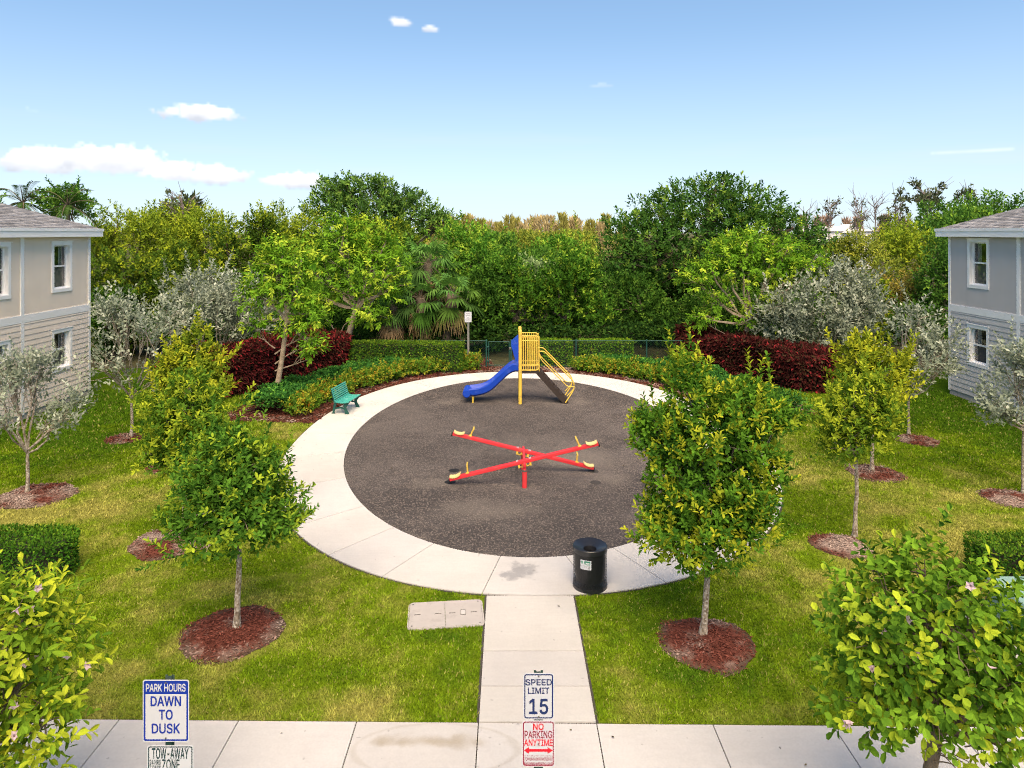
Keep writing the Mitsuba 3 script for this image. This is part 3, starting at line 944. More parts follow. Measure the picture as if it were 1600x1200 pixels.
beam(fy, .155, 1.0)
beam(by, .985, .12)
for i, (x, y, lab) in enumerate(((-1.41, 16.90, 'worn black rubber pad under the low front left see-saw seat'), (-1.38, 17.72, 'worn black rubber pad under the raised back left see-saw seat'),
                                 (2.08, 16.86, 'worn black rubber pad under the raised front right see-saw seat'), (2.12, 17.66, 'worn black rubber pad under the low back right see-saw seat'))):
    k = thing('bumper_pad', lab, 'rubber pad', 'rubber pads set in the play surface')
    m = lathe([(0, .026), (.08, .029), (.12, .026), (.145, .014), (.145, -.02), (0, -.02)], 24)
    scene[k] = mikit.ply(moved(m, x, y, .004), 'black_rubber' if i < 2 else 'worn_rubber', smooth=40)

# ---------------------------------------------------------------- playground: slide
s = thing('slide', 'blue plastic slide with yellow posts, barrier and brown steps', 'slide')
PX, F, B = .40, 24.62, 25.42
for y in (F, B):
    q = part(s, 'post', tube([(PX, y, -.1), (PX, y, 2.55)], .062, 16), 'yellow_paint', smooth=40)
    part(q, 'post_cap', lathe([(0, .10), (.035, .09), (.058, .06), (.066, 0), (0, 0)], 16).apply_translation((PX, y, 2.54)), 'yellow_paint', smooth=40)
part(s, 'deck', M(bx(PX, 1.06, F + .02, B - .02, 1.14, 1.19), bx(PX - .02, 1.07, F + .01, F + .05, 1.08, 1.186), bx(PX - .02, 1.07, B - .05, B - .01, 1.08, 1.186)), 'brown_metal')
for y in (F, B):
    fr = bend([(PX + .06, y, 2.40), (1.06, y, 2.40), (1.06, y, 1.20), (PX + .06, y, 1.20)], .14, 6)
    q = part(s, 'barrier', M(tube(fr, .021, 10), tube([(PX + .06, y, 2.24), (1.06, y, 2.24)], .016, 8), tube([(PX + .06, y, 1.38), (1.06, y, 1.38)], .016, 8)), 'yellow_paint', smooth=40)
    for k in range(8):
        x = PX + .115 + .078 * k
        part(q, 'bar', tube([(x, y, 1.17 if k in (3, 7) else 1.21), (x, y, 2.39)], .0145, 8), 'yellow_paint', smooth=40)
# chute: side line and bed line swept in y
top = np.array([(.34, 1.42), (.12, 1.405), (-.07, 1.27), (-.385, .985), (-.66, .745), (-.89, .615), (-1.12, .555), (-1.40, .525)])
bed = np.array([(.34, 1.20), (.14, 1.18), (-.10, 1.02), (-.40, .73), (-.68, .50), (-.92, .40), (-1.15, .355), (-1.44, .34)])


def dense(a, n=40):
    from scipy.interpolate import CubicSpline
    t = np.r_[0, np.cumsum(np.linalg.norm(np.diff(a, axis=0), axis=1))]
    u = np.linspace(0, t[-1], n)
    return CubicSpline(t, a)(u)


tp, bd = dense(top), dense(bed)
sec = []
for (tx, tz), (bx_, bz) in zip(tp, bd):
    cx_ = (tx + bx_) / 2
    sec.append([(tx, F + .00, tz - .03), (tx, F + .03, tz), (tx, F + .085, tz), (tx, F + .115, tz - .03), (bx_, F + .15, bz + .05), (bx_, F + .21, bz), (bx_, B - .21, bz), (bx_, B - .15, bz + .05),
                (tx, B - .115, tz - .03), (tx, B - .085, tz), (tx, B - .03, tz), (tx, B, tz - .03), (bx_, B - .02, bz - .01), (bx_, B - .10, bz - .075), (bx_, F + .10, bz - .075), (bx_, F + .02, bz - .01)])
sec = np.array(sec)
n, m_ = sec.shape[:2]
i, j = np.meshgrid(np.arange(n - 1), np.arange(m_), indexing='ij')
q = np.stack([i * m_ + j, i * m_ + (j + 1) % m_, (i + 1) * m_ + (j + 1) % m_, (i + 1) * m_ + j], -1).reshape(-1, 4)
fc = [q[:, [0, 1, 2]], q[:, [0, 2, 3]]]
for e in (0, n - 1):
    a = e * m_
    cap = np.array([(0, 1, 2), (0, 2, 3), (0, 3, 4), (0, 4, 15), (4, 5, 15), (5, 14, 15), (5, 6, 14), (6, 13, 14), (6, 7, 13), (7, 12, 13), (7, 8, 12), (8, 11, 12), (8, 10, 11), (8, 9, 10)]) + a
    fc.append(cap)
part(s, 'chute', trimesh.Trimesh(sec.reshape(-1, 3), np.vstack(fc), process=False), 'blue_plastic', smooth=35)
roll = tube([(-1.475, F - .01, .37), (-1.475, F + .03, .37), (-1.475, B - .03, .37), (-1.475, B + .01, .37)], [.12, .150, .150, .12], 20)
part(s, 'exit_roll', roll, 'blue_plastic', smooth=40)
hood = Polygon([(.335, 2.34), (.085, 2.11), (.085, 2.06), (.27, 1.40), (.335, 1.36)])
part(s, 'hood', M(xz_plate(hood, F - .01, F + .05), xz_plate(hood, B - .05, B + .01), xz_plate(Polygon([(.335, 2.34), (.085, 2.11), (.085, 2.04), (.335, 2.26)]), F + .05, B - .05)), 'blue_plastic')
part(s, 'foot', tube([(-1.265, F + .16, -.05), (-1.265, F + .16, .30)], .035, 10), 'yellow_paint', smooth=40)
part(s, 'foot', tube([(-1.265, B - .16, -.05), (-1.265, B - .16, .30)], .035, 10), 'yellow_paint', smooth=40)
# steps
st = thing_key = numbered('stair', s)
a, b = np.array([1.05, 1.16]), np.array([2.06, .04])
u = (b - a) / np.linalg.norm(b - a)
nn = np.array([-u[1], u[0]]) * -1
for y in (F + .03, B - .06):
    poly = Polygon([a + nn * .13, b + nn * .13, b - nn * .05, a - nn * .05])
    part(st, 'stringer', xz_plate(poly, y, y + .03), 'brown_metal')
for k in range(6):
    c = a + (b - a) * (k + .4) / 6
    part(st, 'tread', M(bx(c[0] - .10, c[0] + .10, F + .06, B - .06, c[1] - .02, c[1]), bx(c[0] + .08, c[0] + .10, F + .06, B - .06, c[1] - .06, c[1] - .001)), 'brown_metal')
for y in (F, B):
    up = bend([(1.06, y, 1.86), (1.24, y, 1.86), (2.28, y, .80), (2.28, y, .52), (1.98, y, .06)], .12, 6)
    lowr = bend([(1.06, y, 1.74), (1.14, y, 1.55), (2.06, y, .62), (2.28, y, .62)], .12, 6)
    q = part(s, 'handrail', tube(up, .021, 10), 'yellow_paint', smooth=40)
    part(q, 'lower_rail', M(tube(lowr, .018, 9), tube([(2.04, y, .30), (2.27, y, .54)], .016, 8)), 'yellow_paint', smooth=40)

# ---------------------------------------------------------------- bench
s = thing('bench', 'green slatted bench with curved dark green legs on the oval path', 'bench')
BA = math.atan2(.15, 1.0)


def bpl(m):
    """bench frame: length along +y, seat towards +x, turned a little"""
    return moved(m, -5.86, 23.16, .028, -BA)


for yy in (.10, 1.06):
    side = unary_union([
        Polygon([(-.02, 0), (.09, 0), (.07, .05), (.14, .30), (.16, .40), (.09, .40), (.05, .25), (.02, .05)]),
        Polygon([(.46, 0), (.58, 0), (.56, .05), (.50, .14), (.47, .26), (.55, .40), (.44, .40), (.40, .28), (.43, .13)]),
        Polygon([(.05, .10), (.16, .165), (.28, .185), (.40, .165), (.50, .10), (.51, .135), (.40, .205), (.28, .225), (.16, .205), (.05, .14)]),
        Polygon([(.06, .375), (.40, .345), (.60, .385), (.61, .425), (.40, .385), (.06, .415)]),
        Polygon([(.06, .36), (.15, .36), (.02, .82), (-.04, .82)]),
        Polygon([(.40, .29), (.48, .22), (.60, .385), (.54, .40)])]).buffer(.004)
    part(s, 'leg', bpl(xz_plate(side, yy, yy + .05)), 'bench_frame')
for k in range(7):
    z = .43 + .062 * k
    x = .125 - .118 * (z - .40) / .40
    m = cbx(-.010, .018, 0, 1.2, -.020, .020, .006)
    m.apply_transform(trimesh.transformations.rotation_matrix(-.30, (0, 1, 0)))
    part(s, 'back_slat', bpl(moved(m, x + .02, 0, z + .02)), 'bench_slat')
for k in range(8):
    x = .155 + .060 * k
    z = .415 - .028 * math.sin(np.pi * (k + .3) / 7.6)
    part(s, 'seat_slat', bpl(moved(cbx(-.026, .026, 0, 1.2, -.014, .014, .006), x, 0, z)), 'bench_slat')

# ---------------------------------------------------------------- litter bin
s = thing('litter_bin', 'black mesh litter bin with a funnel lid where the paths meet', 'bin')
bx_, by_ = 1.375, 11.93
R, H = .285, .645
n = 52
V, Fc = [], []
for sgn in (1, -1):
    for k in range(n):
        a0 = k * 2 * np.pi / n
        t = np.linspace(0, 1, 22)
        ang = a0 + sgn * t * 2.9
        for w in (-.0042, .0042):
            pass
        zz = .05 + t * (H - .09)
        b0 = len(V)
        for q, z in zip(ang, zz):
            for w in (-.0055, .0055):
                V.append((R * math.cos(q + w / R), R * math.sin(q + w / R), z + .028))
        for r in range(21):
            c = b0 + 2 * r
            Fc += [(c, c + 1, c + 3), (c, c + 3, c + 2)]
part(s, 'mesh_body', moved(trimesh.Trimesh(V, Fc, process=False), bx_, by_), 'black_metal', kind='stuff')
part(s, 'liner', moved(lathe([(0, .12), (.235, .12), (.262, .3), (.265, H - .04), (.255, H - .04), (.25, .3), (0, .14)], 36), bx_, by_, .028), 'black_bag', smooth=40)
part(s, 'base_ring', moved(M(lathe([(.265, .0), (.292, .0), (.292, .055), (.265, .055), (.265, 0)], 40), lathe([(0, .02), (.27, .02), (.27, .03), (0, .03)], 30)), bx_, by_, .028), 'black_metal', smooth=40)
lid = lathe([(.10, H - .10), (.112, H - .02), (.18, H + .012), (.262, H + .040), (.280, H + .048), (.292, H + .038), (.295, H - .03), (.288, H - .04), (.285, H), (.26, H + .02), (.18, H - .005), (.12, H - .04), (.105, H - .10), (.10, H - .10)], 48)
part(s, 'lid', moved(lid, bx_, by_, .028), 'black_metal', smooth=40)


def on_bin(u0, u1, z0, z1, r, nseg=8):
    u = np.linspace(u0, u1, nseg)
    v = np.vstack([np.column_stack([bx_ + r * np.sin(u), by_ - r * np.cos(u), np.full(nseg, z)]) for z in (z0, z1)])
    f = [(k, k + 1, nseg + k + 1) for k in range(nseg - 1)] + [(k, nseg + k + 1, nseg + k) for k in range(nseg - 1)]
    return trimesh.Trimesh(v, f, process=False)


st = part(s, 'sticker', on_bin(-.68, -.04, .42, .575, R + .006), 'sign_white')
part(st, 'header_band', M(on_bin(-.44, -.10, .540, .565, R + .0075), on_bin(-.44, -.36, .510, .540, R + .0075), on_bin(-.14, -.10, .506, .540, R + .0075), on_bin(-.36, -.10, .503, .513, R + .0076), on_bin(-.63, -.53, .515, .556, R + .0075)), 'sticker_green')
part(st, 'print', M(*[on_bin(-.62 + .075 * k, -.575 + .075 * k, .475 - .025 * r_, .484 - .025 * r_, R + .0075) for k in range(6) for r_ in range(2)], on_bin(-.20, -.12, .435, .48, R + .0075)), 'sign_grey')

# ---------------------------------------------------------------- ground box cover beside the path
s = thing('vault_cover', 'pale two-part utility cover with rounded corners set in the grass', 'utility cover')
o = np.array([-1.52, 10.64])
ux = unit(np.array([1.135, .115]))
uy = np.array([-ux[1], ux[0]])


def vp(poly):
    return shapely.affinity.affine_transform(poly, [ux[0], uy[0], ux[1], uy[1], o[0], o[1]])


W_, D_ = 1.14, .725
full = sbox(.07, .07, W_ - .07, D_ - .07).buffer(.07, quad_segs=6)
part(s, 'collar', slab(vp(full.buffer(.022).difference(full)), -.05, .020), 'cover_stone')
for a, b in ((0, .555), (.561, W_)):
    p = part(s, 'panel', slab(vp(full.buffer(-.004).intersection(sbox(a, 0, b, D_))), -.05, .024), 'cover_stone')
    c0 = (a + b) / 2
    slots = [c0 - .15, c0 + .17] if a == 0 else [c0 - .18, c0 + .16]
    for c in slots:
        part(p, 'slot', slab(vp(sbox(c - .05, .36, c + .05, .372)), .0241, .0275), 'dark_gap')
    cx = .05 if a == 0 else W_ - .05
    part(p, 'bolt', M(*[slab(vp(Point(cx, z).buffer(.014)), .0241, .029) for z in (.05, D_ - .05)]), 'bolt')
part(s, 'plate', slab(vp(sbox(.80, .30, .885, .44).difference(sbox(.806, .306, .879, .434))), .0242, .030), 'dark_gap')
part(s, 'tag', slab(vp(sbox(.807, .307, .878, .433)), .0242, .028), 'concrete')

# ---------------------------------------------------------------- transformer box at the right edge
s = thing('transformer_box', 'pale green utility transformer box on a concrete pad beside the clipped shrubs', 'utility box')
part(s, 'pad', cbx(7.05, 9.1, 9.55, 10.95, -.05, .10, .02), 'concrete')
part(s, 'cabinet', M(cbx(7.28, 8.85, 9.85, 10.72, .10, .66, .02)), 'box_green')
lidv = np.array([(7.25, 9.80, .66), (8.88, 9.80, .66), (8.88, 10.75, .66), (7.25, 10.75, .66), (7.29, 9.86, .74), (8.84, 9.86, .74), (8.84, 10.70, .78), (7.29, 10.70, .78)])
part(s, 'lid', trimesh.convex.convex_hull(lidv), 'box_green')
part(s, 'door_handle', M(cbx(8.0, 8.04, 9.82, 9.85, .35, .5, .005)), 'bolt')

# ---------------------------------------------------------------- chain link fence and gate
FY, FH = 31.42, 1.19


def chainlink(x0, x1, z0, z1, y, step=.11):
    V, Fc = [], []
    w = .0020
    h = z1 - z0
    for sg in (1, -1):
        k = -int(h / step) - 1
        while k * step < (x1 - x0) + h:
            a = x0 + k * step
            p0, p1 = ((a, z0), (a + h, z1)) if sg > 0 else ((a + h, z0), (a, z1))
            lo, hi = max(min(p0[0], p1[0]), x0), min(max(p0[0], p1[0]), x1)
            if hi > lo:
                zz = [p0[1] + (x - p0[0]) / (p1[0] - p0[0]) * h for x in (lo, hi)]
                b0 = len(V)
                V += [(lo, y, zz[0] - w), (hi, y, zz[1] - w), (hi, y, zz[1] + w), (lo, y, zz[0] + w)]
                Fc += [(b0, b0 + 1, b0 + 2), (b0, b0 + 2, b0 + 3)]
            k += 1
    return trimesh.Trimesh(V, Fc, process=False)


for x0, x1, posts, lab in ((-13.0, -1.0, (-13, -10, -7, -4, -1.0), 'green chain link fence behind the clipped hedge left of the gate'), (.10, 13.0, (.10, 3.0, 6.15, 9.3, 13), 'green chain link fence behind the slide right of the gate')):
    s = thing('chain_link_fence', lab, 'fence')
    for x in posts:
        q = part(s, 'post', tube([(x, FY, -.1), (x, FY, FH + .03)], .038 if x in (-1.0, .10) else .03, 12), 'fence_green', smooth=40)
        part(q, 'post_cap', lathe([(0, .05), (.03, .04), (.042, 0), (0, 0)], 12).apply_translation((x, FY, FH + .02)), 'fence_green', smooth=40)
    part(s, 'top_rail', tube([(x0, FY, FH), (x1, FY, FH)], .021, 8), 'fence_green', smooth=40)
    part(s, 'bottom_wire', tube([(x0, FY, .06), (x1, FY, .06)], .012, 6), 'fence_green')
    part(s, 'wire_mesh', chainlink(x0, x1, .05, FH, FY - .025), 'fence_green', kind='stuff')
s = thing('gate', 'narrow green chain link gate left of the slide', 'gate')
g0, g1 = -.90, .02
part(s, 'frame', M(tube([(g0, FY, .08), (g0, FY, FH - .03)], .024, 10), tube([(g1, FY, .08), (g1, FY, FH - .03)], .024, 10), tube([(g0, FY, FH - .04), (g1, FY, FH - .04)], .021, 8), tube([(g0, FY, .10), (g1, FY, .10)], .021, 8)), 'fence_green', smooth=40)
part(s, 'wire_mesh', chainlink(g0, g1, .10, FH - .05, FY - .02), 'fence_green', kind='stuff')
for z in (.28, .92):
    part(s, 'hinge', M(cbx(-.975, -.87, FY - .045, FY + .045, z - .03, z + .03, .008)), 'fence_green')
part(s, 'latch', cbx(-.0, .11, FY - .05, FY + .02, .80, .90, .01), 'bolt')

# ---------------------------------------------------------------- trees on the lawn
GREEN = dict(dark=(.022, .070, .010), light=(.075, .165, .018), young=(.21, .27, .020))


def lawn_tree(x, y, label, lobes, rt, fork, n, L, seed, pal=GREEN, share=.34, per=7, group=None, cat='tree', **kw):
    rng = np.random.default_rng(seed)
    key = thing('lawn_tree', label, cat, group)
    args = dict(six=True, up=.75, shoot=1.7, lump=.62, shell=.75, gaps=.28, fold=.16, spikes=.045)
    args.update(kw)
    data, pts = crown_leaves(rng, lobes, n, per, L, L * .46, pal['dark'], pal['light'], pal['young'], share, **args)
    build_tree(key, rng, (x, y, 0), lobes, rt, fork, data, pts, twigs=70, tr=.011)
    return key


lawn_tree(-4.11, 10.63, 'dense round dark green young tree on the left front lawn nearest the road', [(-4.1, 10.6, 1.88, .85, .85, .58), (-4.25, 10.55, 2.35, .62, .62, .55), (-3.78, 10.5, 1.75, .60, .6, .40), (-4.62, 10.5, 1.62, .46, .5, .36), (-4.22, 10.6, 2.78, .34, .34, .32), (-3.85, 10.6, 2.3, .48, .5, .42), (-3.4, 10.55, 1.7, .32, .32, .22)], .048, 1.5, 1900, .092, 11, gaps=.27)
lawn_tree(-6.42, 13.92, 'yellow green young tree behind the nearest tree on the left lawn', [(-6.35, 13.9, 1.85, .78, .8, .52), (-6.2, 13.85, 2.4, .62, .65, .50), (-6.7, 13.8, 2.35, .48, .5, .45), (-5.85, 13.8, 1.95, .46, .5, .32), (-6.3, 13.9, 2.95, .34, .34, .40), (-6.8, 13.8, 1.6, .42, .45, .32)], .045, 1.45, 1200, .10, 12, share=.62,
          pal=dict(dark=(.030, .080, .010), light=(.10, .18, .016), young=(.24, .28, .020)))
lawn_tree(-8.35, 18.15, 'tall pointed yellow green tree in front of the left purple hedge', [(-8.2, 18.1, 1.95, .80, .8, .52), (-8.0, 18.1, 2.6, .62, .65, .48), (-8.6, 18.0, 2.5, .50, .5, .42), (-7.6, 18.0, 2.1, .42, .45, .28), (-7.95, 18.1, 3.25, .26, .26, .36), (-8.35, 18.1, 3.0, .30, .3, .28)], .045, 1.6, 900, .125, 13, share=.62,
          pal=dict(dark=(.050, .095, .010), light=(.15, .20, .016), young=(.28, .29, .020)))
lawn_tree(2.88, 10.46, 'tall dense young tree with orange tips on the right front lawn', [(2.9, 10.4, 1.62, .82, .8, .48), (2.35, 10.3, 1.72, .42, .5, .36), (3.4, 10.3, 1.85, .50, .5, .40), (2.95, 10.4, 2.3, .84, .8, .46), (3.65, 10.4, 2.6, .42, .5, .34), (2.3, 10.4, 2.85, .44, .45, .32), (3.05, 10.4, 3.05, .78, .75, .42), (2.68, 10.4, 3.7, .30, .32, .46), (3.5, 10.4, 3.45, .46, .42, .32), (2.15, 10.4, 3.15, .34, .36, .24), (3.9, 10.35, 3.25, .30, .3, .24)], .052, 1.35, 3700, .092, 14, share=.40, gaps=.27,
          pal=dict(dark=(.020, .066, .010), light=(.090, .190, .016), young=(.25, .265, .018)))
lawn_tree(6.84, 13.92, 'small round yellow green tree with a bare leaning trunk on the right lawn', [(6.85, 13.9, 2.15, .66, .66, .48), (6.5, 13.8, 2.3, .48, .5, .38), (7.2, 13.8, 2.4, .46, .5, .42), (6.85, 13.9, 2.8, .40, .4, .42), (6.5, 13.8, 1.75, .40, .4, .30), (7.25, 13.9, 2.9, .24, .25, .30)], .042, 1.7, 900, .10, 15, share=.66,
          pal=dict(dark=(.034, .085, .010), light=(.11, .18, .016), young=(.25, .285, .020)))
lawn_tree(9.1, 17.65, 'bright yellow tree behind the small round tree on the right lawn', [(9.0, 17.6, 2.1, .80, .8, .55), (8.65, 17.5, 2.8, .46, .5, .50), (9.35, 17.5, 2.55, .58, .6, .45), (8.9, 17.6, 3.05, .42, .4, .42), (9.75, 17.5, 2.6, .32, .3, .25), (8.45, 17.5, 1.95, .4, .4, .35)], .045, 1.7, 850, .125, 16, share=.68,
          pal=dict(dark=(.06, .10, .010), light=(.17, .21, .016), young=(.30, .31, .020)))

# silver leaved trees
SILVER = dict(dark=(.10, .125, .085), light=(.215, .245, .185), young=(.30, .32, .26))


def silver_tree(x, y, label, c, r, fork, n, L, seed, nl=9, rt=.045, **kw):
    rng = np.random.default_rng(seed)
    key = thing('silver_tree', label, 'tree')
    lobes = lumps(rng, c, r, nl, .42)[1:]
    args = dict(up=.7, shoot=2.4, lump=.8, shell=.8, gaps=.40, fold=.12, spikes=.03)
    args.update(kw)
    data, pts = crown_leaves(rng, lobes, n, 7, L, L * .52, SILVER['dark'], SILVER['light'], SILVER['young'], .35, **args)
    build_tree(key, rng, (x, y, 0), lobes, rt, fork, data, pts, bark='bark_pale', twigs=90, tr=.012, top=(x, y, fork))


silver_tree(-11.06, 16.18, 'open silver grey tree forking low in front of the beige house', (-11.0, 16.1, 2.2), (1.12, 1.05, 1.05), 1.0, 600, .110, 21, gaps=.42)
silver_tree(-11.03, 20.56, 'slender silver grey tree at the corner of the beige house', (-10.8, 20.5, 2.75), (1.45, 1.3, 1.55), 1.2, 560, .125, 22, gaps=.46)
silver_tree(-12.4, 30.2, 'broad silver grey tree behind the left purple hedge', (-12.5, 30.0, 2.6), (2.3, 1.8, 1.75), .9, 1250, .17, 23, nl=13, gaps=.3)
silver_tree(11.84, 16.18, 'thin silver grey tree in front of the grey house', (11.9, 16.1, 2.45), (1.2, 1.1, .95), 1.55, 640, .115, 24, gaps=.36)
silver_tree(11.87, 20.89, 'silver grey tree on the lawn left of the grey house', (11.85, 20.8, 2.5), (1.25, 1.2, 1.2), 1.1, 600, .125, 25, gaps=.44)
silver_tree(13.6, 31.2, 'broad silver grey tree behind the right purple hedge', (13.5, 30.9, 2.75), (2.5, 1.9, 1.95), .9, 1400, .18, 26, nl=15, gaps=.26)

# young trees with fresh drooping leaves
FRESH = dict(dark=(.045, .125, .010), light=(.13, .25, .018), young=(.27, .34, .03))


def fresh_tree(x, y, label, lobes, fork, n, L, seed, rt=.10, bare=()):
    rng = np.random.default_rng(seed)
    key = thing('fresh_green_tree', label, 'tree')
    data, pts = crown_leaves(rng, lobes, n, 9, L, L * .36, FRESH['dark'], FRESH['light'], FRESH['young'], .40, up=.35, droop=.62, shoot=1.5, lump=.75, shell=.75, gaps=.36, fold=.10, spread=1.15, spikes=.012)
    build_tree(key, rng, (x, y, 0), lobes, rt, fork, data, pts, bark='bark_smooth', twigs=60, tr=.018)
    if bare:
        ms = []
        for a, b in bare:
            ms.append(limb(rng, a, b, .028, .008, -.1, 5, 5))
            for _ in range(3):
                s = np.array(a) + (np.array(b) - a) * rng.uniform(.35, .8)
                ms.append(limb(rng, s, np.array(b) + rng.normal(0, .25, 3) + [0, 0, .15], .014, .005, -.1, 4, 4))
        part(key, 'bare_branches', M(*ms), 'bark_smooth', smooth=60)


fresh_tree(-8.3, 25.0, 'fresh green young tree with bare lower twigs standing in front of the left purple hedge', [(-8.2, 24.9, 4.4, .9, .9, .9), (-8.9, 24.8, 4.0, .65, .7, .6), (-7.4, 24.8, 3.9, .75, .8, .75), (-8.0, 24.9, 5.2, .8, .8, .7), (-7.0, 24.8, 3.1, .55, .6, .55), (-8.85, 24.8, 2.9, .5, .5, .5), (-7.3, 24.8, 5.0, .6, .6, .5), (-6.9, 24.8, 2.0, .45, .5, .35), (-7.6, 24.8, 2.75, .45, .5, .4)], 3.2, 820, .20, 31, .10,
           (((-8.3, 25, 1.35), (-7.2, 24.9, 2.0)), ((-8.3, 25, 1.7), (-7.3, 24.8, 2.3)), ((-8.3, 25, 1.1), (-7.0, 24.8, 1.55)), ((-8.3, 25, 1.9), (-8.9, 24.8, 2.4))))
fresh_tree(-7.75, 32.3, 'larger fresh green tree leaning over the clipped hedge near the fan palms', [(-7.6, 32.2, 5.0, 1.4, 1.3, 1.2), (-6.2, 32.0, 4.4, 1.2, 1.1, 1.0), (-8.9, 32.0, 4.2, 1.0, 1.0, .9), (-7.5, 32.1, 6.1, 1.2, 1.1, .8), (-5.6, 31.9, 5.4, .9, .9, .7), (-7.3, 31.9, 3.4, 1.0, .9, .7), (-5.3, 31.9, 3.5, .8, .8, .55), (-6.2, 31.8, 2.3, .9, .8, .45), (-8.5, 31.9, 2.9, .7, .7, .6), (-4.9, 31.8, 4.5, .6, .6, .5)], 2.6, 1350, .22, 32, .17,
           (((-7.75, 32.3, 1.4), (-8.6, 32.1, 2.3)), ((-7.75, 32.3, 1.3), (-6.8, 32.1, 2.5))))
fresh_tree(10.3, 31.6, 'fresh lime green spreading tree behind the right purple hedge', [(10.3, 31.4, 4.6, 1.3, 1.2, 1.0), (9.0, 31.3, 4.3, .9, .9, .6), (11.6, 31.3, 4.5, 1.1, 1.0, .8), (10.6, 31.4, 5.5, 1.1, 1.1, .7), (8.0, 31.2, 3.9, .7, .7, .4), (9.5, 31.3, 5.2, .8, .8, .55), (12.8, 31.2, 4.4, .9, .9, .5), (13.6, 31.2, 4.9, .7, .7, .4), (9.2, 31.2, 3.0, .6, .6, .4), (11.3, 31.2, 3.0, .7, .7, .45), (10.4, 31.2, 2.2, .6, .6, .3), (8.6, 31.2, 2.2, .6, .6, .35), (12.4, 31.2, 5.3, .8, .8, .5), (11.6, 31.2, 2.1, .5, .5, .3)], 2.2, 1500, .20, 33, .13,
           (((10.3, 31.6, 1.0), (8.9, 31.3, 1.9)), ((10.3, 31.6, .9), (11.6, 31.4, 1.9)), ((10.3, 31.6, 1.6), (12.9, 31.3, 3.6))))

# flowering trees on the roadside, close to the camera
TRUMPET = dict(dark=(.030, .085, .010), light=(.115, .21, .016), young=(.24, .29, .020))


def flower(c, aim, r):
    """five-lobed trumpet flower"""
    aim = unit(np.array(aim, float))
    a = unit(np.cross(aim, [.3, .2, .9]))
    b = np.cross(aim, a)
    V, Fc = [np.array(c) - aim * r * 1.3], []
    for k in range(10):
        t = k * np.pi / 5
        V.append(c + (a * np.cos(t) + b * np.sin(t)) * r * .30)
    for k in range(10):
        t = k * np.pi / 5
        q = r * (1.0 if k % 2 else .62)
        V.append(c + (a * np.cos(t) + b * np.sin(t)) * q + aim * r * (.12 if k % 2 else .22))
    for k in range(10):
        Fc += [(0, 1 + k, 1 + (k + 1) % 10), (1 + k, 11 + k, 11 + (k + 1) % 10), (1 + k, 11 + (k + 1) % 10, 1 + (k + 1) % 10)]
    return trimesh.Trimesh(np.array(V), Fc, process=False)


def trumpet_tree(x, y, label, lobes, rt, fork, n, L, W, seed, share, nf, pal, hang=()):
    rng = np.random.default_rng(seed)
    key = thing('flowering_tree', label, 'tree')
    data, pts = crown_leaves(rng, lobes, n, 5, L, W, pal['dark'], pal['light'], pal['young'], share, six=True, up=.4, droop=.25, shoot=1.5, lump=.7, shell=.66, gaps=.33, fold=.14, spread=1.1)
    v, f, c = data
    # the leaves that face the road and stand outermost are single parts
    P = v.reshape(-1, 6, 3)
    C = c.reshape(-1, 6, 3)
    cen = P.mean(1)
    eye = np.array([0, 0, 6.0])
    score = np.linalg.norm(cen - eye, axis=1)
    area = np.abs(np.einsum('ij,ij->i', np.cross(P[:, 1] - P[:, 0], P[:, 5] - P[:, 0]), unit(cen - eye)))
    order = np.argsort(score - 25 * area)
    single = order[:300]
    rest = np.setdiff1d(np.arange(len(P)), single)
    tri = f[:4]
    build_tree(key, rng, (x, y, 0), lobes, rt, fork, (P[rest].reshape(-1, 3), (np.arange(len(rest))[:, None, None] * 6 + tri[None]).reshape(-1, 3), C[rest].reshape(-1, 3)), pts, bark='bark_brown', twigs=150, tr=.009, sides=11)
    for k in single:
        part(key, 'leaf', (P[k], tri), 'leaf', color=C[k])
    front = [q for q in rng.permutation(len(pts)) if np.dot(unit(eye - pts[q]), unit(pts[q] - np.array([x, y, np.mean([l[2] for l in lobes])]))) > .45][:nf]
    for q in front:
        aim = unit(eye - pts[q]) + rng.normal(0, .45, 3)
        part(key, 'flower', flower(pts[q] + unit(eye - pts[q]) * .11, aim, .046), 'petal')
    if hang:
        for a, b in hang:
            for _ in range(4):
                part(key, 'bare_twig', limb(rng, np.array(a) + rng.normal(0, .05, 3), np.array(b) + rng.normal(0, .10, 3), .007, .003, -.5, 7, 5), 'bark_brown', smooth=60)


scene['petal'] = {'type': 'principledthin', 'base_color': {'type': 'rgb', 'value': [.72, .54, .62]}, 'roughness': .6, 'diff_trans': .7, 'eta': 1.3}
trumpet_tree(3.92, 6.78, 'pink flowering tree with round leaves on the roadside at the right', [(3.95, 6.75, 2.0, .80, .75, .75), (3.5, 6.6, 2.35, .50, .5, .45), (4.45, 6.65, 2.35, .55, .5, .50), (4.75, 6.6, 1.95, .42, .42, .40), (3.95, 6.7, 2.75, .55, .5, .28), (3.35, 6.6, 1.75, .42, .42, .50), (4.35, 6.6, 1.72, .50, .45, .42), (3.75, 6.6, 1.62, .45, .4, .38), (4.55, 6.55, 1.22, .26, .22, .26)], .075, 1.35, 1300, .094, .058, 41, .42, 11, TRUMPET,
             (((4.1, 6.6, 1.2), (4.75, 6.5, .95)), ((4.0, 6.6, 1.15), (4.4, 6.4, .75)), ((4.0, 6.5, 2.3), (4.1, 6.2, 2.05)), ((4.0, 6.5, 1.7), (3.75, 6.2, 1.45))))
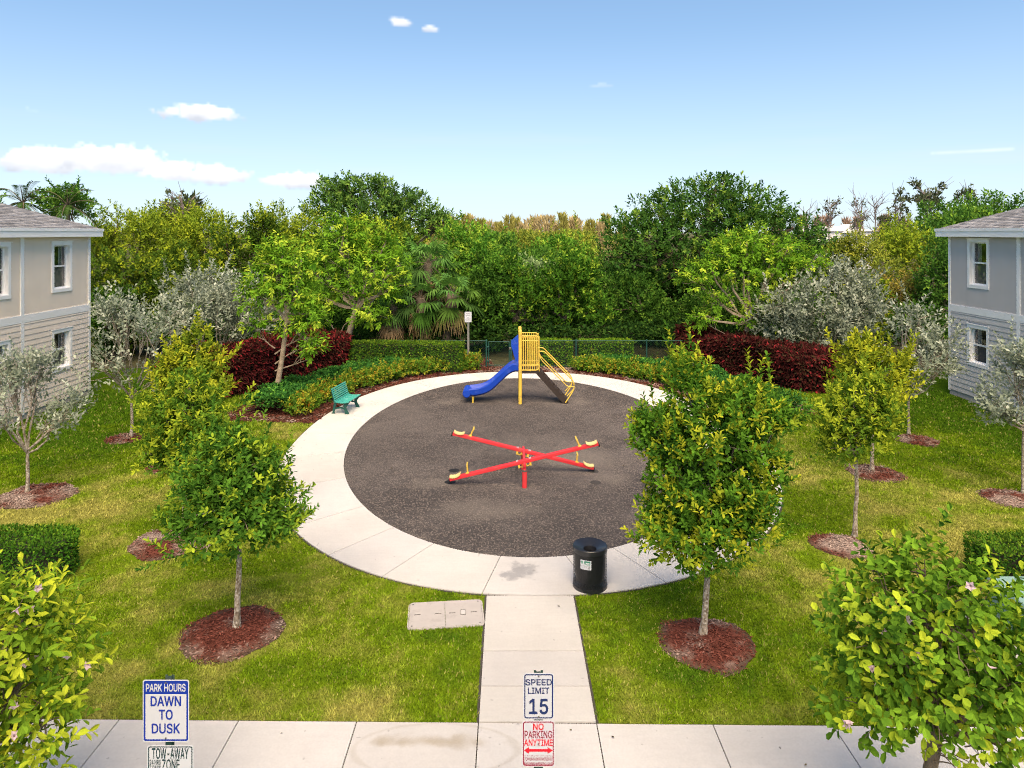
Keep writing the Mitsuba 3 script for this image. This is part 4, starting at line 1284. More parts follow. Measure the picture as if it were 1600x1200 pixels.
trumpet_tree(-5.2, 6.78, 'pink flowering tree with bright narrow leaves on the roadside at the left', [(-5.0, 6.75, 2.0, .80, .75, .70), (-4.55, 6.65, 1.75, .52, .5, .55), (-4.6, 6.65, 2.3, .42, .4, .42), (-5.4, 6.65, 2.4, .55, .5, .4), (-4.35, 6.6, 1.35, .36, .36, .34), (-5.2, 6.6, 1.45, .55, .5, .45), (-4.9, 6.55, 1.0, .32, .3, .3), (-5.7, 6.6, 1.9, .5, .5, .5)], .075, 1.2, 1150, .112, .046, 42, .60, 13,
             dict(dark=(.040, .095, .010), light=(.15, .235, .016), young=(.30, .33, .022)), (((-4.9, 6.6, 1.0), (-4.55, 6.4, .8)), ((-5.0, 6.6, 1.5), (-4.8, 6.3, 1.3))))


# ---------------------------------------------------------------- hedges, shrubs and ground cover
def clipped_hedge(label, poly, z0, z1, n, L, seed, dark, light, young, share=.5):
    rng = np.random.default_rng(seed)
    key = thing('clipped_hedge', label, 'hedge')
    core = slab(poly.buffer(-.10), z0, z1 - .10)
    part(key, 'branches', core, 'twig_dark')
    ring_ = poly.exterior
    per, top = ring_.length * (z1 - z0), poly.area
    nt = int(n * top / (top + per) * 1.2)
    pt = sample_in(rng, poly, nt)
    P = [np.column_stack([pt, z1 - .06 * rng.random(nt) ** 2 + .045 * (meshkit.noise(np.column_stack([pt * 3, np.zeros(nt)]), 3) - .5)])]
    N = [np.tile([0, 0, 1.], (nt, 1))]
    s = rng.random(n - nt) * ring_.length
    e = np.array([ring_.interpolate(q).coords[0] for q in s])
    e2 = np.array([ring_.interpolate((q + .02) % ring_.length).coords[0] for q in s])
    tg = unit(e2 - e)
    out = np.column_stack([tg[:, 1], -tg[:, 0], np.zeros(len(s))]) * (1 if ring_.is_ccw else -1)
    z = z0 + (z1 - z0) * rng.random(len(s)) ** .8
    w = .05 * (meshkit.noise(np.column_stack([e * 3, z * 3]), 4) - .7)
    P.append(np.column_stack([e, z]) + out * (w - .07 * rng.random(len(s)) ** 2)[:, None])
    N.append(out)
    P, N = np.vstack(P), np.vstack(N)
    m = len(P)
    d = unit(N * .6 + rng.normal(size=(m, 3)) * .6 + [0, 0, .25])
    nr = unit(N + [0, 0, .6] + rng.normal(size=(m, 3)) * .35)
    tipness = np.clip((P[:, 2] - z1 + .12) * 9, 0, 1)
    col = colours(rng, m, dark, light, young, share * .25, None, np.clip(meshkit.noise(P * 4, 6) * .8, 0, 1))
    yw = (tipness * share * rng.random(m))[:, None]
    col = col * (1 - yw) + np.array(young) * yw
    v, f, c = leaf_mesh(P, d, nr, L * rng.uniform(.7, 1.2, m), L * .5, col)
    part(key, 'foliage', (v, f), 'leaf', color=c, kind='stuff')


plain('twig_dark', (.022, .026, .012), .95)
clipped_hedge('long clipped green hedge left of the gate', Polygon([(-7.0, 30.75), (-2.05, 30.05), (-1.95, 30.95), (-6.9, 31.3)]), .0, 1.22, 12000, .085, 51, (.020, .060, .008), (.055, .13, .014), (.19, .26, .02))
clipped_hedge('clipped green hedge right behind the slide steps', sbox(.9, 31.6, 2.85, 32.4), .0, 1.12, 4000, .09, 52, (.028, .080, .008), (.085, .19, .014), (.22, .32, .02))
clipped_hedge('clipped green hedge behind the fence right of the slide', sbox(3.25, 31.6, 5.6, 32.4), .0, 1.12, 4600, .09, 53, (.028, .080, .008), (.085, .19, .014), (.22, .32, .02))
clipped_hedge('clipped dark hedge at the right edge behind the utility box', sbox(7.95, 11.65, 9.9, 12.4).buffer(-.2).buffer(.2), .0, .72, 6000, .065, 54, (.018, .06, .008), (.05, .13, .012), (.15, .23, .018))
clipped_hedge('clipped dark hedge at the left edge behind the roadside tree', sbox(-9.8, 11.9, -7.62, 12.75).buffer(-.4).buffer(.4), .0, .70, 6000, .065, 55, (.018, .06, .008), (.05, .14, .012), (.13, .23, .018))


def blob_shrub(name, label, cat, x, y, rx, ry, h, n, L, W, pal, seed, group=None, share=.3, per=4, bloom=None, up=.6, droop=0.):
    rng = np.random.default_rng(seed)
    key = thing(name, label, cat, group)
    lobes = [(x, y, h * .48, rx * .85, ry * .85, h * .46)] + [(x + rx * .45 * np.cos(a), y + ry * .45 * np.sin(a), h * rng.uniform(.42, .62), rx * .55, ry * .55, h * .38) for a in rng.random(5) * 6.28]
    (v, f, c), pts = crown_leaves(rng, lobes, n, per, L, W, pal['dark'], pal['light'], pal['young'], share, up=up, droop=droop, shoot=1.4, lump=.5, shell=.55, gaps=.2)
    v[:, 2] = np.maximum(v[:, 2], .02)
    part(key, 'stems', M(*[limb(rng, (x + rng.normal(0, .05), y + rng.normal(0, .05), 0), pts[k], .012, .004, 0, 3, 4) for k in rng.choice(len(pts), 9)]), 'bark_brown')
    part(key, 'foliage', (v, f), 'leaf', color=c, kind='stuff')
    if bloom:
        q = pts[pts[:, 2] > h * .45]
        q = q[rng.choice(len(q), min(len(q), bloom))]
        m = len(q) * 7
        P = np.repeat(q, 7, 0) + rng.normal(0, .028, (m, 3)) + [0, 0, .04]
        d = unit(rng.normal(size=(m, 3)) + [0, -.3, .6])
        col = np.array([.56, .17, .025]) * rng.uniform(.5, 1.2, (m, 1)) + rng.random((m, 1)) * np.array([.05, .16, .01])
        V, F2, C2 = leaf_mesh(P, d, unit(rng.normal(size=(m, 3)) + [0, -.4, 1]), .05, .035, col)
        part(key, 'blossoms', (V, F2), 'leaf', color=C2, kind='stuff')


IXORA = dict(dark=(.030, .090, .010), light=(.095, .180, .018), young=(.27, .25, .025))
NTH = 'first second third fourth fifth sixth seventh eighth ninth tenth eleventh twelfth thirteenth fourteenth fifteenth sixteenth seventeenth eighteenth nineteenth twentieth'.split()
rg = np.random.default_rng(60)
for side, (a0, a1, n) in (('bench side', (169, 104, 19)), ('far side', (14, 71, 17))):
    for k in range(n):
        t = math.radians(a0 + (a1 - a0) * (k + rg.uniform(-.15, .15)) / (n - 1))
        p = ring(np.array([t]), .92 + rg.uniform(-.08, .08))[0]
        blob_shrub('ixora_shrub', f'{NTH[k]} orange flowering shrub from the near end of the row ' + ('left' if side == 'bench side' else 'right') + ' of the oval path', 'shrub',
                   p[0], p[1], .46 * rg.uniform(.85, 1.12), .46 * rg.uniform(.85, 1.12), .62 * rg.uniform(.85, 1.12), 210, .11, .055, IXORA, 600 + k + int(a0), 'orange flowering shrubs along the left of the oval path' if side == 'bench side' else 'orange flowering shrubs along the right of the oval path', .45, 5, 26 if rg.random() < .6 else 9)


def ground_cover(label, poly, h, n, L, seed, dark, light, young):
    rng = np.random.default_rng(seed)
    key = numbered('ground_cover')
    labels[key] = {'kind': 'stuff', 'label': label}
    p = sample_in(rng, poly, n)
    hh = h * (.55 + .75 * meshkit.fbm(np.column_stack([p * 1.6, np.zeros(n)]), 3, 4))
    z = hh * (1 - .55 * rng.random(n) ** 2)
    P = np.column_stack([p, z])
    d = unit(rng.normal(size=(n, 3)) * [1, 1, .5] + [0, 0, .35])
    nr = unit(rng.normal(size=(n, 3)) * .45 + [0, -.1, 1])
    col = colours(rng, n, dark, light, young, .14, None, np.clip(meshkit.noise(P * 2.5, 7) * .9, 0, 1))
    v, f, c = leaf_mesh(P, d, nr, L * rng.uniform(.7, 1.3, n), L * .5, col)
    scene[key] = mikit.ply((v, f), 'leaf', color=c)


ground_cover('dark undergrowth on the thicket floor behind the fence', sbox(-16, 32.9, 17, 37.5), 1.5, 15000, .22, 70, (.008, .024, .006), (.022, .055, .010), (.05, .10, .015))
ground_cover('dark green ground cover behind the orange flowering shrubs on the left', band_poly(171, 103, 1.25, 2.75), .62, 17000, .13, 71, (.012, .055, .012), (.045, .14, .025), (.10, .24, .03))
ground_cover('dark green ground cover behind the orange flowering shrubs on the right', band_poly(68, 16, 1.25, 2.75), .62, 15000, .13, 72, (.012, .055, .012), (.045, .14, .025), (.10, .24, .03))
DK = dict(dark=(.012, .050, .010), light=(.04, .12, .022), young=(.09, .2, .03))
blob_shrub('dark_shrub', 'round dark green shrub at the end of the right bed behind the tall front tree', 'shrub', 8.85, 22.6, .85, .7, .85, 420, .11, .05, DK, 73, None, .2, 5)
blob_shrub('dark_shrub', 'small dark shrub beside the concrete pad of the utility box', 'shrub', 6.75, 10.15, .42, .5, .72, 260, .075, .035, DK, 74, None, .3, 5)


def purple_hedge(label, line, width, h, n, seed, share=.12):
    rng = np.random.default_rng(seed)
    key = thing('purple_hedge', label, 'hedge')
    from shapely.geometry import LineString
    ln = LineString(line)
    poly = ln.buffer(width / 2)
    part(key, 'branches', slab(poly.buffer(-.28), 0, h - .35), 'twig_brown')
    nt = n // 3
    p = sample_in(rng, poly, nt)
    hz = lambda q: h * (.72 + .56 * meshkit.fbm(np.column_stack([q * .9, np.zeros(len(q))]), 3, 8))
    P = [np.column_stack([p, hz(p) - .15 * rng.random(nt) ** 2])]
    N = [np.tile([0, 0, 1.], (nt, 1))]
    ex = poly.exterior
    s = rng.random(n - nt) * ex.length
    e = np.array([ex.interpolate(q).coords[0] for q in s])
    c = np.array([ln.interpolate(ln.project(Point(*q))).coords[0] for q in e])
    out = unit(e - c)
    z = hz(e) * rng.random(len(s)) ** .75
    w = .30 * (meshkit.fbm(np.column_stack([e * 1.5, z * 1.5]), 3, 9) - .55)
    P.append(np.column_stack([e + out * (w - .15 * rng.random(len(s)) ** 2)[:, None], z]))
    N.append(np.column_stack([out, np.full(len(s), .15)]))
    P, N = np.vstack(P), np.vstack(N)
    m = len(P)
    d = unit(N * .45 + rng.normal(size=(m, 3)) * .45 + [0, 0, -.35])
    nr = unit(N + [0, 0, .5] + rng.normal(size=(m, 3)) * .35)
    cl = np.clip(meshkit.fbm(P * 1.1, 3, 12) * 1.5 - .35, 0, 1)
    col = colours(rng, m, (.014, .008, .006), (.080, .016, .016), (.21, .022, .026), share, None, cl)
    brown = (rng.random(m) < .16)[:, None]
    col = np.where(brown, np.array([.085, .055, .03]) * rng.uniform(.5, 1.3, (m, 1)), col)
    v, f, c2 = leaf_mesh(P, d, nr, .21 * rng.uniform(.7, 1.2, m), .085, col)
    v[:, 2] = np.maximum(v[:, 2], .02)
    part(key, 'foliage', (v, f), 'leaf', color=c2, kind='stuff')


plain('twig_brown', (.028, .016, .012), .95)
purple_hedge('dark red leaved hedge on the left behind the bench', [(-11.4, 25.4), (-9.9, 28.0), (-8.0, 31.0)], 2.0, 1.62, 15000, 81, .26)
purple_hedge('dark red leaved hedge on the right behind the oval path', [(8.7, 31.9), (10.2, 30.0), (11.7, 27.3)], 2.0, 1.48, 15000, 82, .10)

# ---------------------------------------------------------------- fan palms behind the hedge
def fan_palm(label, x, y, h, seed, nlive=22, ndead=26, r=1.15, rt=.17):
    rng = np.random.default_rng(seed)
    key = thing('fan_palm', label, 'palm')
    top = np.array([x, y, h])
    part(key, 'trunk', tube(trunk_path(rng, (x + rng.normal(0, .15), y, 0), top, .05), np.array([1.25, 1, .95, 1, 1.05, 1.15, 1.2]) * rt, 12), 'bark_brown', smooth=60)

    def frond(aim, droop, length, col, m=20, petiole=.55):
        aim = unit(aim)
        hub = top + aim * petiole * length * 1.25 - np.array([0, 0, droop * .25])
        st = tube([top, (top + hub) / 2 + [0, 0, .06], hub], [.018, .014, .012], 4)
        side = unit(np.cross(aim, [0, 0, 1.]) + 1e-6)
        up = np.cross(side, aim)
        V, Fc, C = [], [], []
        for k in range(m):
            t = (k / (m - 1) - .5) * 2
            ang = t * 1.75
            d = unit(aim * math.cos(ang) + side * math.sin(ang) + up * .12 * (k % 2))
            L = length * (.80 - .22 * abs(t)) * rng.uniform(.85, 1.1)
            w = .050
            wv = unit(np.cross(d, up)) * w
            mid = hub + d * L * .5 - np.array([0, 0, droop * L * .16])
            tip = hub + d * L * .92 - np.array([0, 0, droop * L * .75]) + rng.normal(0, .03, 3)
            b0 = len(V)
            V += [hub, mid + wv + up * .012, mid - wv + up * .012, tip]
            Fc += [(b0, b0 + 1, b0 + 2), (b0 + 1, b0 + 3, b0 + 2)]
            C += [np.array(col) * rng.uniform(.6, 1.25)] * 4
        return st, np.array(V), np.array(Fc), np.array(C)

    for k in range(nlive + ndead):
        dead = k >= nlive
        a = k * 2.4 + rng.normal(0, .25)
        if dead:
            el = rng.uniform(-1.35, -.75)
            col = (.42, .29, .16) if rng.random() < .7 else (.27, .24, .09)
            dr_, ln_ = rng.uniform(.9, 1.3), r * rng.uniform(.75, 1.0)
        else:
            el = -.75 + 2.1 * (1 - k / nlive)
            col = np.array((.095, .22, .036)) * (.55 + .8 * (1 - k / nlive)) + rng.random(3) * .02
            dr_, ln_ = rng.uniform(.5, .95), r * rng.uniform(.9, 1.15)
        aim = (math.cos(a) * math.cos(el), math.sin(a) * math.cos(el), math.sin(el))
        st, V, Fc, C = frond(aim, dr_, ln_, col)
        q = numbered('dead_frond' if dead else 'frond', key)
        scene[q] = mikit.ply((V, Fc), 'leaf', color=C)
        scene[q + '__stalk'] = mikit.ply(st, 'bark_brown')


fan_palm('tall fan palm with a bright tuft above the clipped hedge', -4.0, 35.0, 4.5, 91, 22, 6, 1.4)
fan_palm('fan palm with a skirt of dead fronds beside the small white sign', -2.7, 33.6, 3.1, 92, 16, 12, 1.15, .2)
fan_palm('fan palm with drooping brown fronds in the middle of the palm clump', -4.2, 33.5, 2.9, 93, 16, 12, 1.15, .18)
fan_palm('low fan palm at the left of the palm clump', -5.5, 33.6, 2.45, 94, 15, 10, 1.05, .16)


def feather_palm(label, x, y, h, seed, r=2.2):
    rng = np.random.default_rng(seed)
    key = thing('feather_palm', label, 'palm')
    top = np.array([x, y, h])
    part(key, 'trunk', tube([(x, y, 0), (x + .05, y, h * .5), top], [.2, .15, .10], 10), 'bark_brown', smooth=60)
    for k in range(16):
        a = k * 2.4 + rng.normal(0, .2)
        el = 1.25 - 1.7 * k / 16
        t = np.linspace(0, 1, 14)[:, None]
        aim = np.array([math.cos(a) * math.cos(el), math.sin(a) * math.cos(el), math.sin(el)])
        L = r * rng.uniform(.85, 1.1)
        rib = top + aim * t * L + np.array([0, 0, -1.0]) * t ** 2 * L * .55 + np.array([0, 0, .25]) * t * L * (el > .3)
        tg = unit(np.gradient(rib, axis=0))
        sd = unit(np.cross(tg, [0, 0, 1.]) + 1e-6)
        P, D = [], []
        for u in np.linspace(.12, 1, 30):
            i = u * 13
            i0 = min(int(i), 12)
            p = rib[i0] + (rib[i0 + 1] - rib[i0]) * (i - i0)
            for sg in (1, -1):
                P.append(p)
                D.append(sd[i0] * sg + tg[i0] * .75 + np.array([0, 0, -.35]) + rng.normal(0, .06, 3))
        P, D = np.array(P), unit(np.array(D))
        v, f, c = leaf_mesh(P, D, np.tile([0, 0, 1.], (len(P), 1)), .55 * r / 2.2, .055, np.array([.085, .18, .035]) * rng.uniform(.6, 1.4, (len(P), 1)))
        q = numbered('frond', key)
        scene[q] = mikit.ply((v, f), 'leaf_far', color=c)
        scene[q + '__rib'] = mikit.ply(tube(rib, np.linspace(.03, .008, 14), 4), 'bark_brown')


feather_palm('feather palm on the skyline above the beige house roof, the left one of two', -27.6, 40.0, 7.7, 95, 1.75)
feather_palm('feather palm on the skyline above the beige house roof, the right one of two', -25.7, 41.0, 7.6, 96, 1.85)

# ---------------------------------------------------------------- thicket behind the fence
KINDS = {
    'yellow': dict(dark=(.065, .110, .012), light=(.155, .210, .018), young=(.235, .27, .020), share=.45),
    'olive': dict(dark=(.070, .105, .018), light=(.165, .195, .028), young=(.24, .245, .03), share=.35),
    'rust': dict(dark=(.08, .09, .02), light=(.18, .16, .030), young=(.30, .22, .05), share=.4),
    'tipped': dict(dark=(.020, .050, .008), light=(.070, .115, .012), young=(.21, .25, .016), share=.40),
    'mid': dict(dark=(.022, .065, .012), light=(.070, .15, .022), young=(.14, .23, .025), share=.25),
    'bright': dict(dark=(.030, .095, .012), light=(.095, .20, .022), young=(.20, .28, .03), share=.3),
    'glossy': dict(dark=(.013, .042, .006), light=(.052, .125, .012), young=(.15, .22, .02), share=.30),
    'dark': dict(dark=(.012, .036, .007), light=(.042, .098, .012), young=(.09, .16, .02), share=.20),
    'sage': dict(dark=(.06, .10, .04), light=(.15, .21, .085), young=(.22, .28, .12), share=.3),
}
THICKET = [
    (-27.70, 44, 1.70, 6.56, 8.72, 'mid', 'green broad tree below the feather palms behind the beige house'),
    (-24.84, 46, 2.55, 2.82, 7.34, 'yellow', 'airy yellow green tree just right of the beige house roof'),
    (-25.05, 52, 3.31, 2.88, 7.89, 'yellow', 'tall airy yellow green tree on the skyline behind the left thicket'),
    (-21.09, 49, 2.52, 3.06, 7.34, 'yellow', 'pale yellow green tree between the skyline trees left of the big broad tree'),
    (-18.93, 35, 1.97, 0.20, 5.65, 'tipped', 'dark green tree with yellow tips beside the corner of the beige house'),
    (-17.01, 38, 2.33, 0.20, 5.27, 'tipped', 'dark glossy tree with yellow tips behind the silver grey shrubs on the left'),
    (-15.83, 43, 2.35, 1.86, 6.94, 'tipped', 'dark tree with bright yellow tips above the left purple hedge'),
    (-14.07, 46, 2.24, 2.82, 7.76, 'yellow', 'bright yellow green tree left of the tall broad tree'),
    (-8.00, 44, 2.40, 2.96, 6.76, 'tipped', 'yellow tipped tree below the tall broad tree on the left'),
    (-9.40, 39, 2.48, 0.20, 4.90, 'mid', 'mid green tree behind the young tree beside the clipped hedge'),
    (-6.35, 43, 2.64, 0.68, 5.37, 'mid', 'mid green tree above the fan palms'),
    (-2.20, 42, 2.20, 0.81, 6.73, 'bright', 'fresh green tree to the right of the fan palms'),
    (-1.15, 36, 1.80, 0.20, 4.17, 'dark', 'dark green tree behind the small white sign'),
    (0.49, 36, 1.90, 0.20, 4.43, 'glossy', 'dark glossy tree behind the slide with light green tips'),
    (3.22, 36, 2.01, 0.20, 4.56, 'glossy', 'dark glossy tree right of the slide'),
    (1.27, 40, 1.82, 2.15, 4.62, 'sage', 'grey green tree above the dark thicket behind the slide'),
    (-1.23, 60, 2.32, 2.95, 5.9, 'mid', 'green tree in the gap above the slide'),
    (2.10, 66, 2.52, 2.64, 5.6, 'olive', 'yellow olive tree in the gap between the two big broad trees'),
    (6.09, 62, 2.54, 2.28, 5.5, 'olive', 'olive tree in the gap beside the big right broad tree'),
    (0.40, 88, 4.00, 3.92, 5.9, 'olive', 'far olive tree on the left of the distant gap'),
    (8.15, 92, 4.39, 3.83, 5.9, 'olive', 'far olive tree on the right of the distant gap'),
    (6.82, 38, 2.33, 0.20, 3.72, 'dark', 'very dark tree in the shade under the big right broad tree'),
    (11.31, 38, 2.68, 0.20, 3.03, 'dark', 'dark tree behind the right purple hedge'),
    (21.50, 43, 2.35, 1.47, 5.5, 'olive', 'yellow olive tree below the distant white house'),
    (25.86, 46, 2.03, 1.57, 6.79, 'yellow', 'bright yellow green tree left of the grey house roof'),
    (21.25, 38, 1.55, 0.20, 3.89, 'rust', 'yellow brown tree above the silver grey tree near the grey house'),
    (21.85, 36, 1.23, 0.20, 6.39, 'mid', 'tall green tree beside the corner of the grey house'),
    (19.64, 33.5, 1.22, 0.20, 2.47, 'dark', 'dark green shrub tree beside the lawn at the grey house'),
    (32.26, 52, 2.48, 4.30, 8.17, 'mid', 'green tree rising behind the grey house roof'),
    (37.06, 54, 2.95, 4.72, 8.85, 'mid', 'spreading green tree over the grey house roof'),
    (39.55, 50, 3.41, 3.45, 8.00, 'mid', 'green tree behind the grey house beyond the roof'),
    (-38.86, 50, 4.09, 3.00, 8.09, 'mid', 'green tree behind the beige house'),
    (-18.60, 33, 1.20, 0.20, 3.27, 'dark', 'dark shrub tree behind the silver tree at the beige house corner'),
    (-16.00, 34, 1.93, 0.20, 2.41, 'dark', 'dark shrub tree behind the big silver grey shrub'),
    (14.97, 36, 1.88, 0.20, 2.53, 'dark', 'dark shrub tree behind the silver grey shrub on the right'),
    (18.00, 36, 1.80, 0.20, 3.51, 'tipped', 'dark tree with yellow tips between the silver grey trees on the right'),
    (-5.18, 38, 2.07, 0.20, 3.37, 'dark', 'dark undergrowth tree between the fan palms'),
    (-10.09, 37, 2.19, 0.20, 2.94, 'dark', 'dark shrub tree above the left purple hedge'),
    (6.5, 47, 3.2, .2, 4.6, 'dark', 'dark tree in the second row below the big right broad tree, nearest the gap'),
    (10.5, 49, 3.4, .2, 5.0, 'dark', 'dark tree in the second row right below the middle of the big broad tree'),
    (15.0, 48, 3.4, .2, 5.2, 'mid', 'green tree in the second row behind the lime green spreading tree'),
    (19.0, 46, 3.2, .2, 5.4, 'mid', 'green tree in the second row behind the right silver grey thicket'),
    (-14.0, 47, 3.2, .2, 5.6, 'mid', 'green tree in the second row behind the left purple hedge'),
    (-9.0, 45, 3.0, .2, 5.2, 'mid', 'green tree in the second row below the tall airy broad tree'),
    (.5, 50, 3.4, .2, 4.8, 'mid', 'green tree in the second row seen straight above the slide'),
    (4.2, 54, 3.4, .2, 5.2, 'bright', 'fresh green tree in the second row left of the big right broad tree'),
]
for k, (x, y, r, z0, z1, kind, lab) in enumerate(THICKET):
    rng = np.random.default_rng(900 + k)
    pal = dict(KINDS[kind])
    share = pal.pop('share')
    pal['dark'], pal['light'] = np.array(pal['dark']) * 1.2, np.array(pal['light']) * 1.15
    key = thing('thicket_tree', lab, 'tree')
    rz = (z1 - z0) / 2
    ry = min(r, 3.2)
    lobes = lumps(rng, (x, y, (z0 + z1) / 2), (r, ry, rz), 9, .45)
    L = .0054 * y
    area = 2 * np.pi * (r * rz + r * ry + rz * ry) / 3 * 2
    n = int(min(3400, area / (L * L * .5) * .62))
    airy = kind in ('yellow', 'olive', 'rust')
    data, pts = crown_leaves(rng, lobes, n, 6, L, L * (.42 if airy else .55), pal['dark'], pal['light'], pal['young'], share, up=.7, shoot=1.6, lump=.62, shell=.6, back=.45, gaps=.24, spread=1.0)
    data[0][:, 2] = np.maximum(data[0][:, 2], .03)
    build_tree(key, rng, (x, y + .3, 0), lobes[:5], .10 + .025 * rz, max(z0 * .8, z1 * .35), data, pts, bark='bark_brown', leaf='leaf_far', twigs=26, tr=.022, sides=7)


def broad_tree(label, x, y, lobes, n, L, seed, pal, share, rt=.35, fork=3.0, gaps=.34):
    rng = np.random.default_rng(seed)
    key = thing('broad_tree', label, 'tree')
    lobes = [(a, b, c - .35, *q) for a, b, c, *q in lobes]
    data, pts = crown_leaves(rng, lobes, n, 7, L, L * .5, pal['dark'], pal['light'], pal['young'], share, up=.6, shoot=1.6, lump=.7, shell=.62, back=.5, gaps=gaps, spikes=0)
    build_tree(key, rng, (x, y, 0), lobes, rt, fork, data, pts, bark='bark_brown', leaf='leaf_far', twigs=150, tr=.035, sides=9)


BIG = dict(dark=(.018, .055, .012), light=(.060, .135, .022), young=(.15, .23, .03))
# big broad tree on the right, about 14 m across
broad_tree('huge broad dark green tree right of the gap, tallest on the skyline', 11.8, 42.5, [(11.2, 42, 6.2, 4.2, 3.2, 2.4), (8.2, 41.6, 5.6, 2.6, 2.4, 1.9), (14.6, 41.6, 6.0, 2.9, 2.4, 1.8), (11.8, 42, 8.1, 2.9, 2.4, 1.5), (9.2, 41.8, 7.4, 2.0, 1.9, 1.2), (14.4, 41.8, 7.7, 2.2, 2.0, 1.2), (16.8, 41.6, 6.5, 1.6, 1.5, 1.0), (7.0, 41.4, 6.6, 1.3, 1.3, .9), (6.9, 41.2, 4.4, 1.5, 1.5, 1.3), (10.2, 41.2, 4.2, 2.6, 2.0, 1.5), (13.6, 41.2, 4.4, 2.4, 1.9, 1.4), (12.4, 42, 9.0, 1.4, 1.3, .75), (18.0, 41.6, 6.0, .8, .8, .6)], 5200, .25, 101, BIG, .20, .40, 3.4, .32)
broad_tree('tall airy broad tree left of the gap on the skyline', -9.2, 50.5, [(-9.4, 50, 7.6, 3.2, 2.6, 1.7), (-12.2, 50, 8.1, 2.1, 1.9, 1.3), (-6.8, 50, 7.4, 2.2, 2.0, 1.3), (-10.6, 50, 9.2, 1.9, 1.7, 1.0), (-12.6, 50, 9.3, 1.3, 1.2, .75), (-7.6, 50, 8.6, 1.7, 1.6, .8), (-5.0, 50, 6.9, 1.3, 1.2, .7), (-4.3, 50, 7.3, .8, .8, .4), (-13.4, 50, 7.0, 1.5, 1.4, 1.1), (-9.6, 50, 6.0, 2.8, 2.2, 1.2), (-11.7, 50, 10.0, .9, .8, .45), (-9.0, 50, 9.7, 1.0, .9, .5)], 3700, .28, 102, dict(dark=(.030, .075, .018), light=(.085, .165, .030), young=(.16, .24, .04)), .25, .33, 4.0, .42)

# ---------------------------------------------------------------- far belt: dying casuarinas, bare trees and a white house
def casuarina(label, x, y, h, r, seed, col, group, density=1.0):
    rng = np.random.default_rng(seed)
    key = thing('feathery_tree', label, 'tree', group)
    part(key, 'trunk', tube([(x, y, 0), (x + rng.normal(0, .2), y, h * .5), (x + rng.normal(0, .3), y, h)], [.2, .13, .03], 6), 'bark_brown')
    n = int(520 * density)
    t = rng.random(n) ** .8
    z = h * (.12 + .88 * t)
    rad = r * (1.05 - .80 * t) * np.sqrt(rng.random(n))
    a = rng.random(n) * 6.283
    P = np.column_stack([x + rad * np.cos(a), y + rad * np.sin(a), z])
    d = unit(np.column_stack([np.cos(a) * .45, np.sin(a) * .45, np.ones(n)]) + rng.normal(size=(n, 3)) * .22)
    v, f, c = leaf_mesh(P, d, unit(rng.normal(size=(n, 3)) + [0, -1, .3]), 1.25 * rng.uniform(.6, 1.2, n), .26, np.array(col) * rng.uniform(.6, 1.3, (n, 1)))
    part(key, 'crown', (v, f), 'leaf_far', color=c, kind='stuff')


rg = np.random.default_rng(110)
for k in range(30):
    x = -14 + 34 * (k + rg.uniform(-.3, .3)) / 29
    dead = rg.random() < .68
    casuarina('straw brown feathery tree in the far belt above the gap', x, 128 + rg.uniform(-6, 8), 8.0 + rg.uniform(-1.0, 1.0), 1.8, 111 + k, (.58, .48, .25) if dead else (.40, .38, .10), 'straw brown trees of the far belt', .8)
for k in range(9):
    x = 57 + 22 * (k + rg.uniform(-.3, .3)) / 8
    casuarina('pinkish brown feathery tree in the far belt behind the white house', x, 142 + rg.uniform(-4, 6), 8.3 + rg.uniform(-.6, .8), 1.7, 150 + k, (.46, .33, .24), 'pinkish brown trees of the far belt', .8)


def bare_tree(label, x, y, h, seed, group, leafy=0):
    rng = np.random.default_rng(seed)
    key = thing('bare_tree', label, 'tree', group)
    part(key, 'trunk', tube(trunk_path(rng, (x, y, 0), (x + rng.normal(0, .5), y, h), .03), np.linspace(.16, .03, 7), 6), 'bark_grey')
    ms, ends = [], []
    for k in range(14):
        z = h * rng.uniform(.45, .95)
        a = rng.random() * 6.283
        e = np.array([x + math.cos(a) * h * .11 * rng.uniform(.5, 1.3), y + math.sin(a) * h * .1, z + h * rng.uniform(.06, .17)])
        ms.append(limb(rng, (x, y, z), e, .07, .03, 0, 4, 4))
        for _ in range(3):
            ms.append(limb(rng, np.array([x, y, z]) + (e - [x, y, z]) * rng.uniform(.4, .9), e + rng.normal(0, .45, 3) + [0, 0, .35], .035, .015, 0, 3, 3))
        ends.append(e)
    part(key, 'branches', M(*ms), 'bark_grey')
    if leafy:
        P = np.repeat(np.array(ends), leafy, 0) + rng.normal(0, .20, (leafy * len(ends), 3))
        m = len(P)
        v, f, c = leaf_mesh(P, unit(rng.normal(size=(m, 3)) + [.5, 0, .6]), unit(rng.normal(size=(m, 3))), .45, .22, np.array([.10, .125, .065]) * rng.uniform(.6, 1.5, (m, 1)))
        part(key, 'crown', (v, f), 'leaf_far', color=c, kind='stuff')


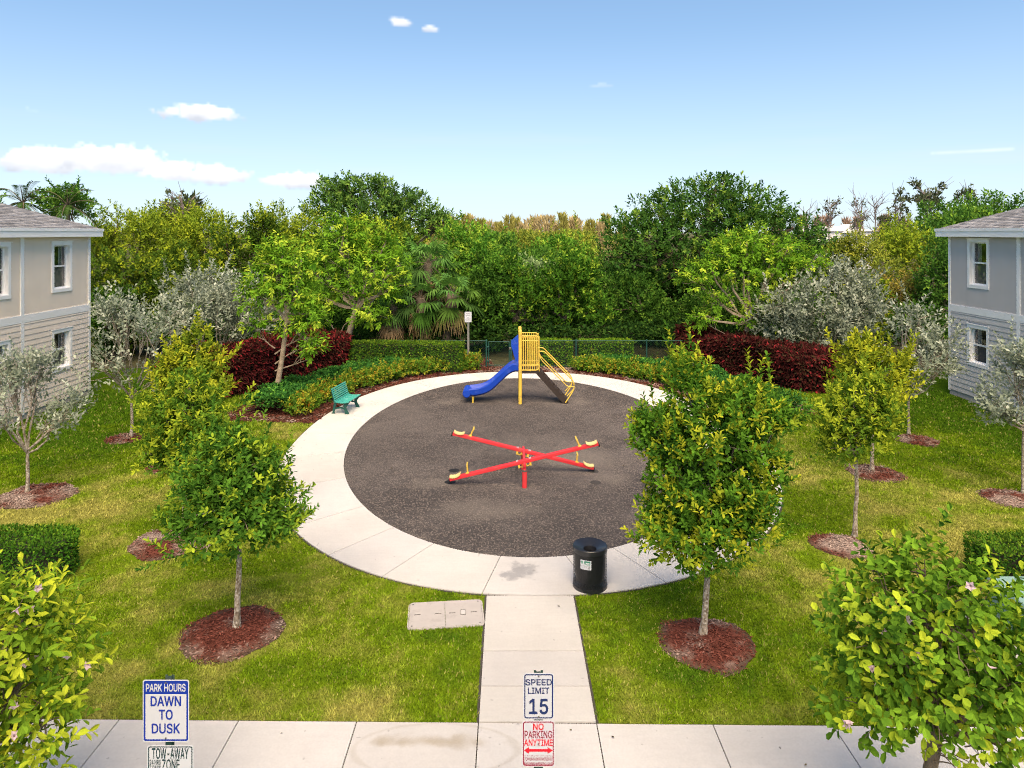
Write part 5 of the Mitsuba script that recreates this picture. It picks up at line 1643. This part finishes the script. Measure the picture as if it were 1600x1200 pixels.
plain('bark_grey', (.17, .14, .13), .95)
for k, (px_, h) in enumerate(((46.5, 10.2), (48.4, 9.6), (49.6, 11.4), (51.4, 11.0), (53.0, 10.3), (54.8, 11.2), (56.6, 10.0))):
    bare_tree(f'{NTH[k]} from the left of the bare grey trees before the far white house', px_, 106 + rg.uniform(-5, 5), h, 170 + k, 'bare grey trees before the far house', 9 if k in (2, 4, 6) else 0)
for k, (px_, y, h) in enumerate(((38.2, 70, 9.6), (40.6, 68, 10.0), (43.4, 72, 9.3), (42.0, 64, 9.0))):
    bare_tree(('leftmost', 'second from the left', 'rightmost', 'shorter, third from the left')[k] + ' of the thin wispy skyline trees left of the grey house', px_, y, h, 180 + k, 'wispy dark trees left of the grey house', 26)
for k, (px_, y, h) in enumerate(((-23.0, 50, 8.4), (-24.5, 52, 8.0))):
    bare_tree(('right', 'left')[k] + ' one of two thin half bare trees beside the feather palms', px_, y, h, 190 + k, 'half bare trees beside the feather palms', 8)
casuarina('small dark feathery conifer on the skyline above the yellow green trees on the left', -25.2, 56.0, 8.3, 1.1, 195, (.05, .07, .03), None, .5)

h = thing('white_house', 'far white house with a small gable showing above the olive trees on the right', 'house')
hx0, hx1, hy = 51.5, 61.5, 118.0
part(h, 'wall', bx(hx0, hx1, hy, hy + 9, 0, 6.3), 'far_white')
part(h, 'roof', trimesh.convex.convex_hull(np.array([(hx0 - .4, hy - .4, 6.3), (hx1 + .4, hy - .4, 6.3), (hx0 - .4, hy + 9.4, 6.3), (hx1 + .4, hy + 9.4, 6.3), (hx0 + 3, hy + 4.5, 7.1), (hx1 - 3, hy + 4.5, 7.1)])), 'far_roof')
part(h, 'gable', trimesh.convex.convex_hull(np.array([(hx0 + 4.2, hy - .7, 6.0), (hx0 + 7.4, hy - .7, 6.0), (hx0 + 5.8, hy - .7, 7.5), (hx0 + 4.2, hy + 3, 6.0), (hx0 + 7.4, hy + 3, 6.0), (hx0 + 5.8, hy + 3, 7.5)])), 'far_white')
for k in range(5):
    for z in (1.2, 4.3):
        w = part(h, 'window', bx(hx0 + .9 + 1.85 * k, hx0 + 1.75 + 1.85 * k, hy - .05, hy + .02, z, z + 1.3), 'far_white')
        part(w, 'pane', bx(hx0 + .98 + 1.85 * k, hx0 + 1.67 + 1.85 * k, hy - .07, hy - .052, z + .08, z + 1.22), 'far_window')
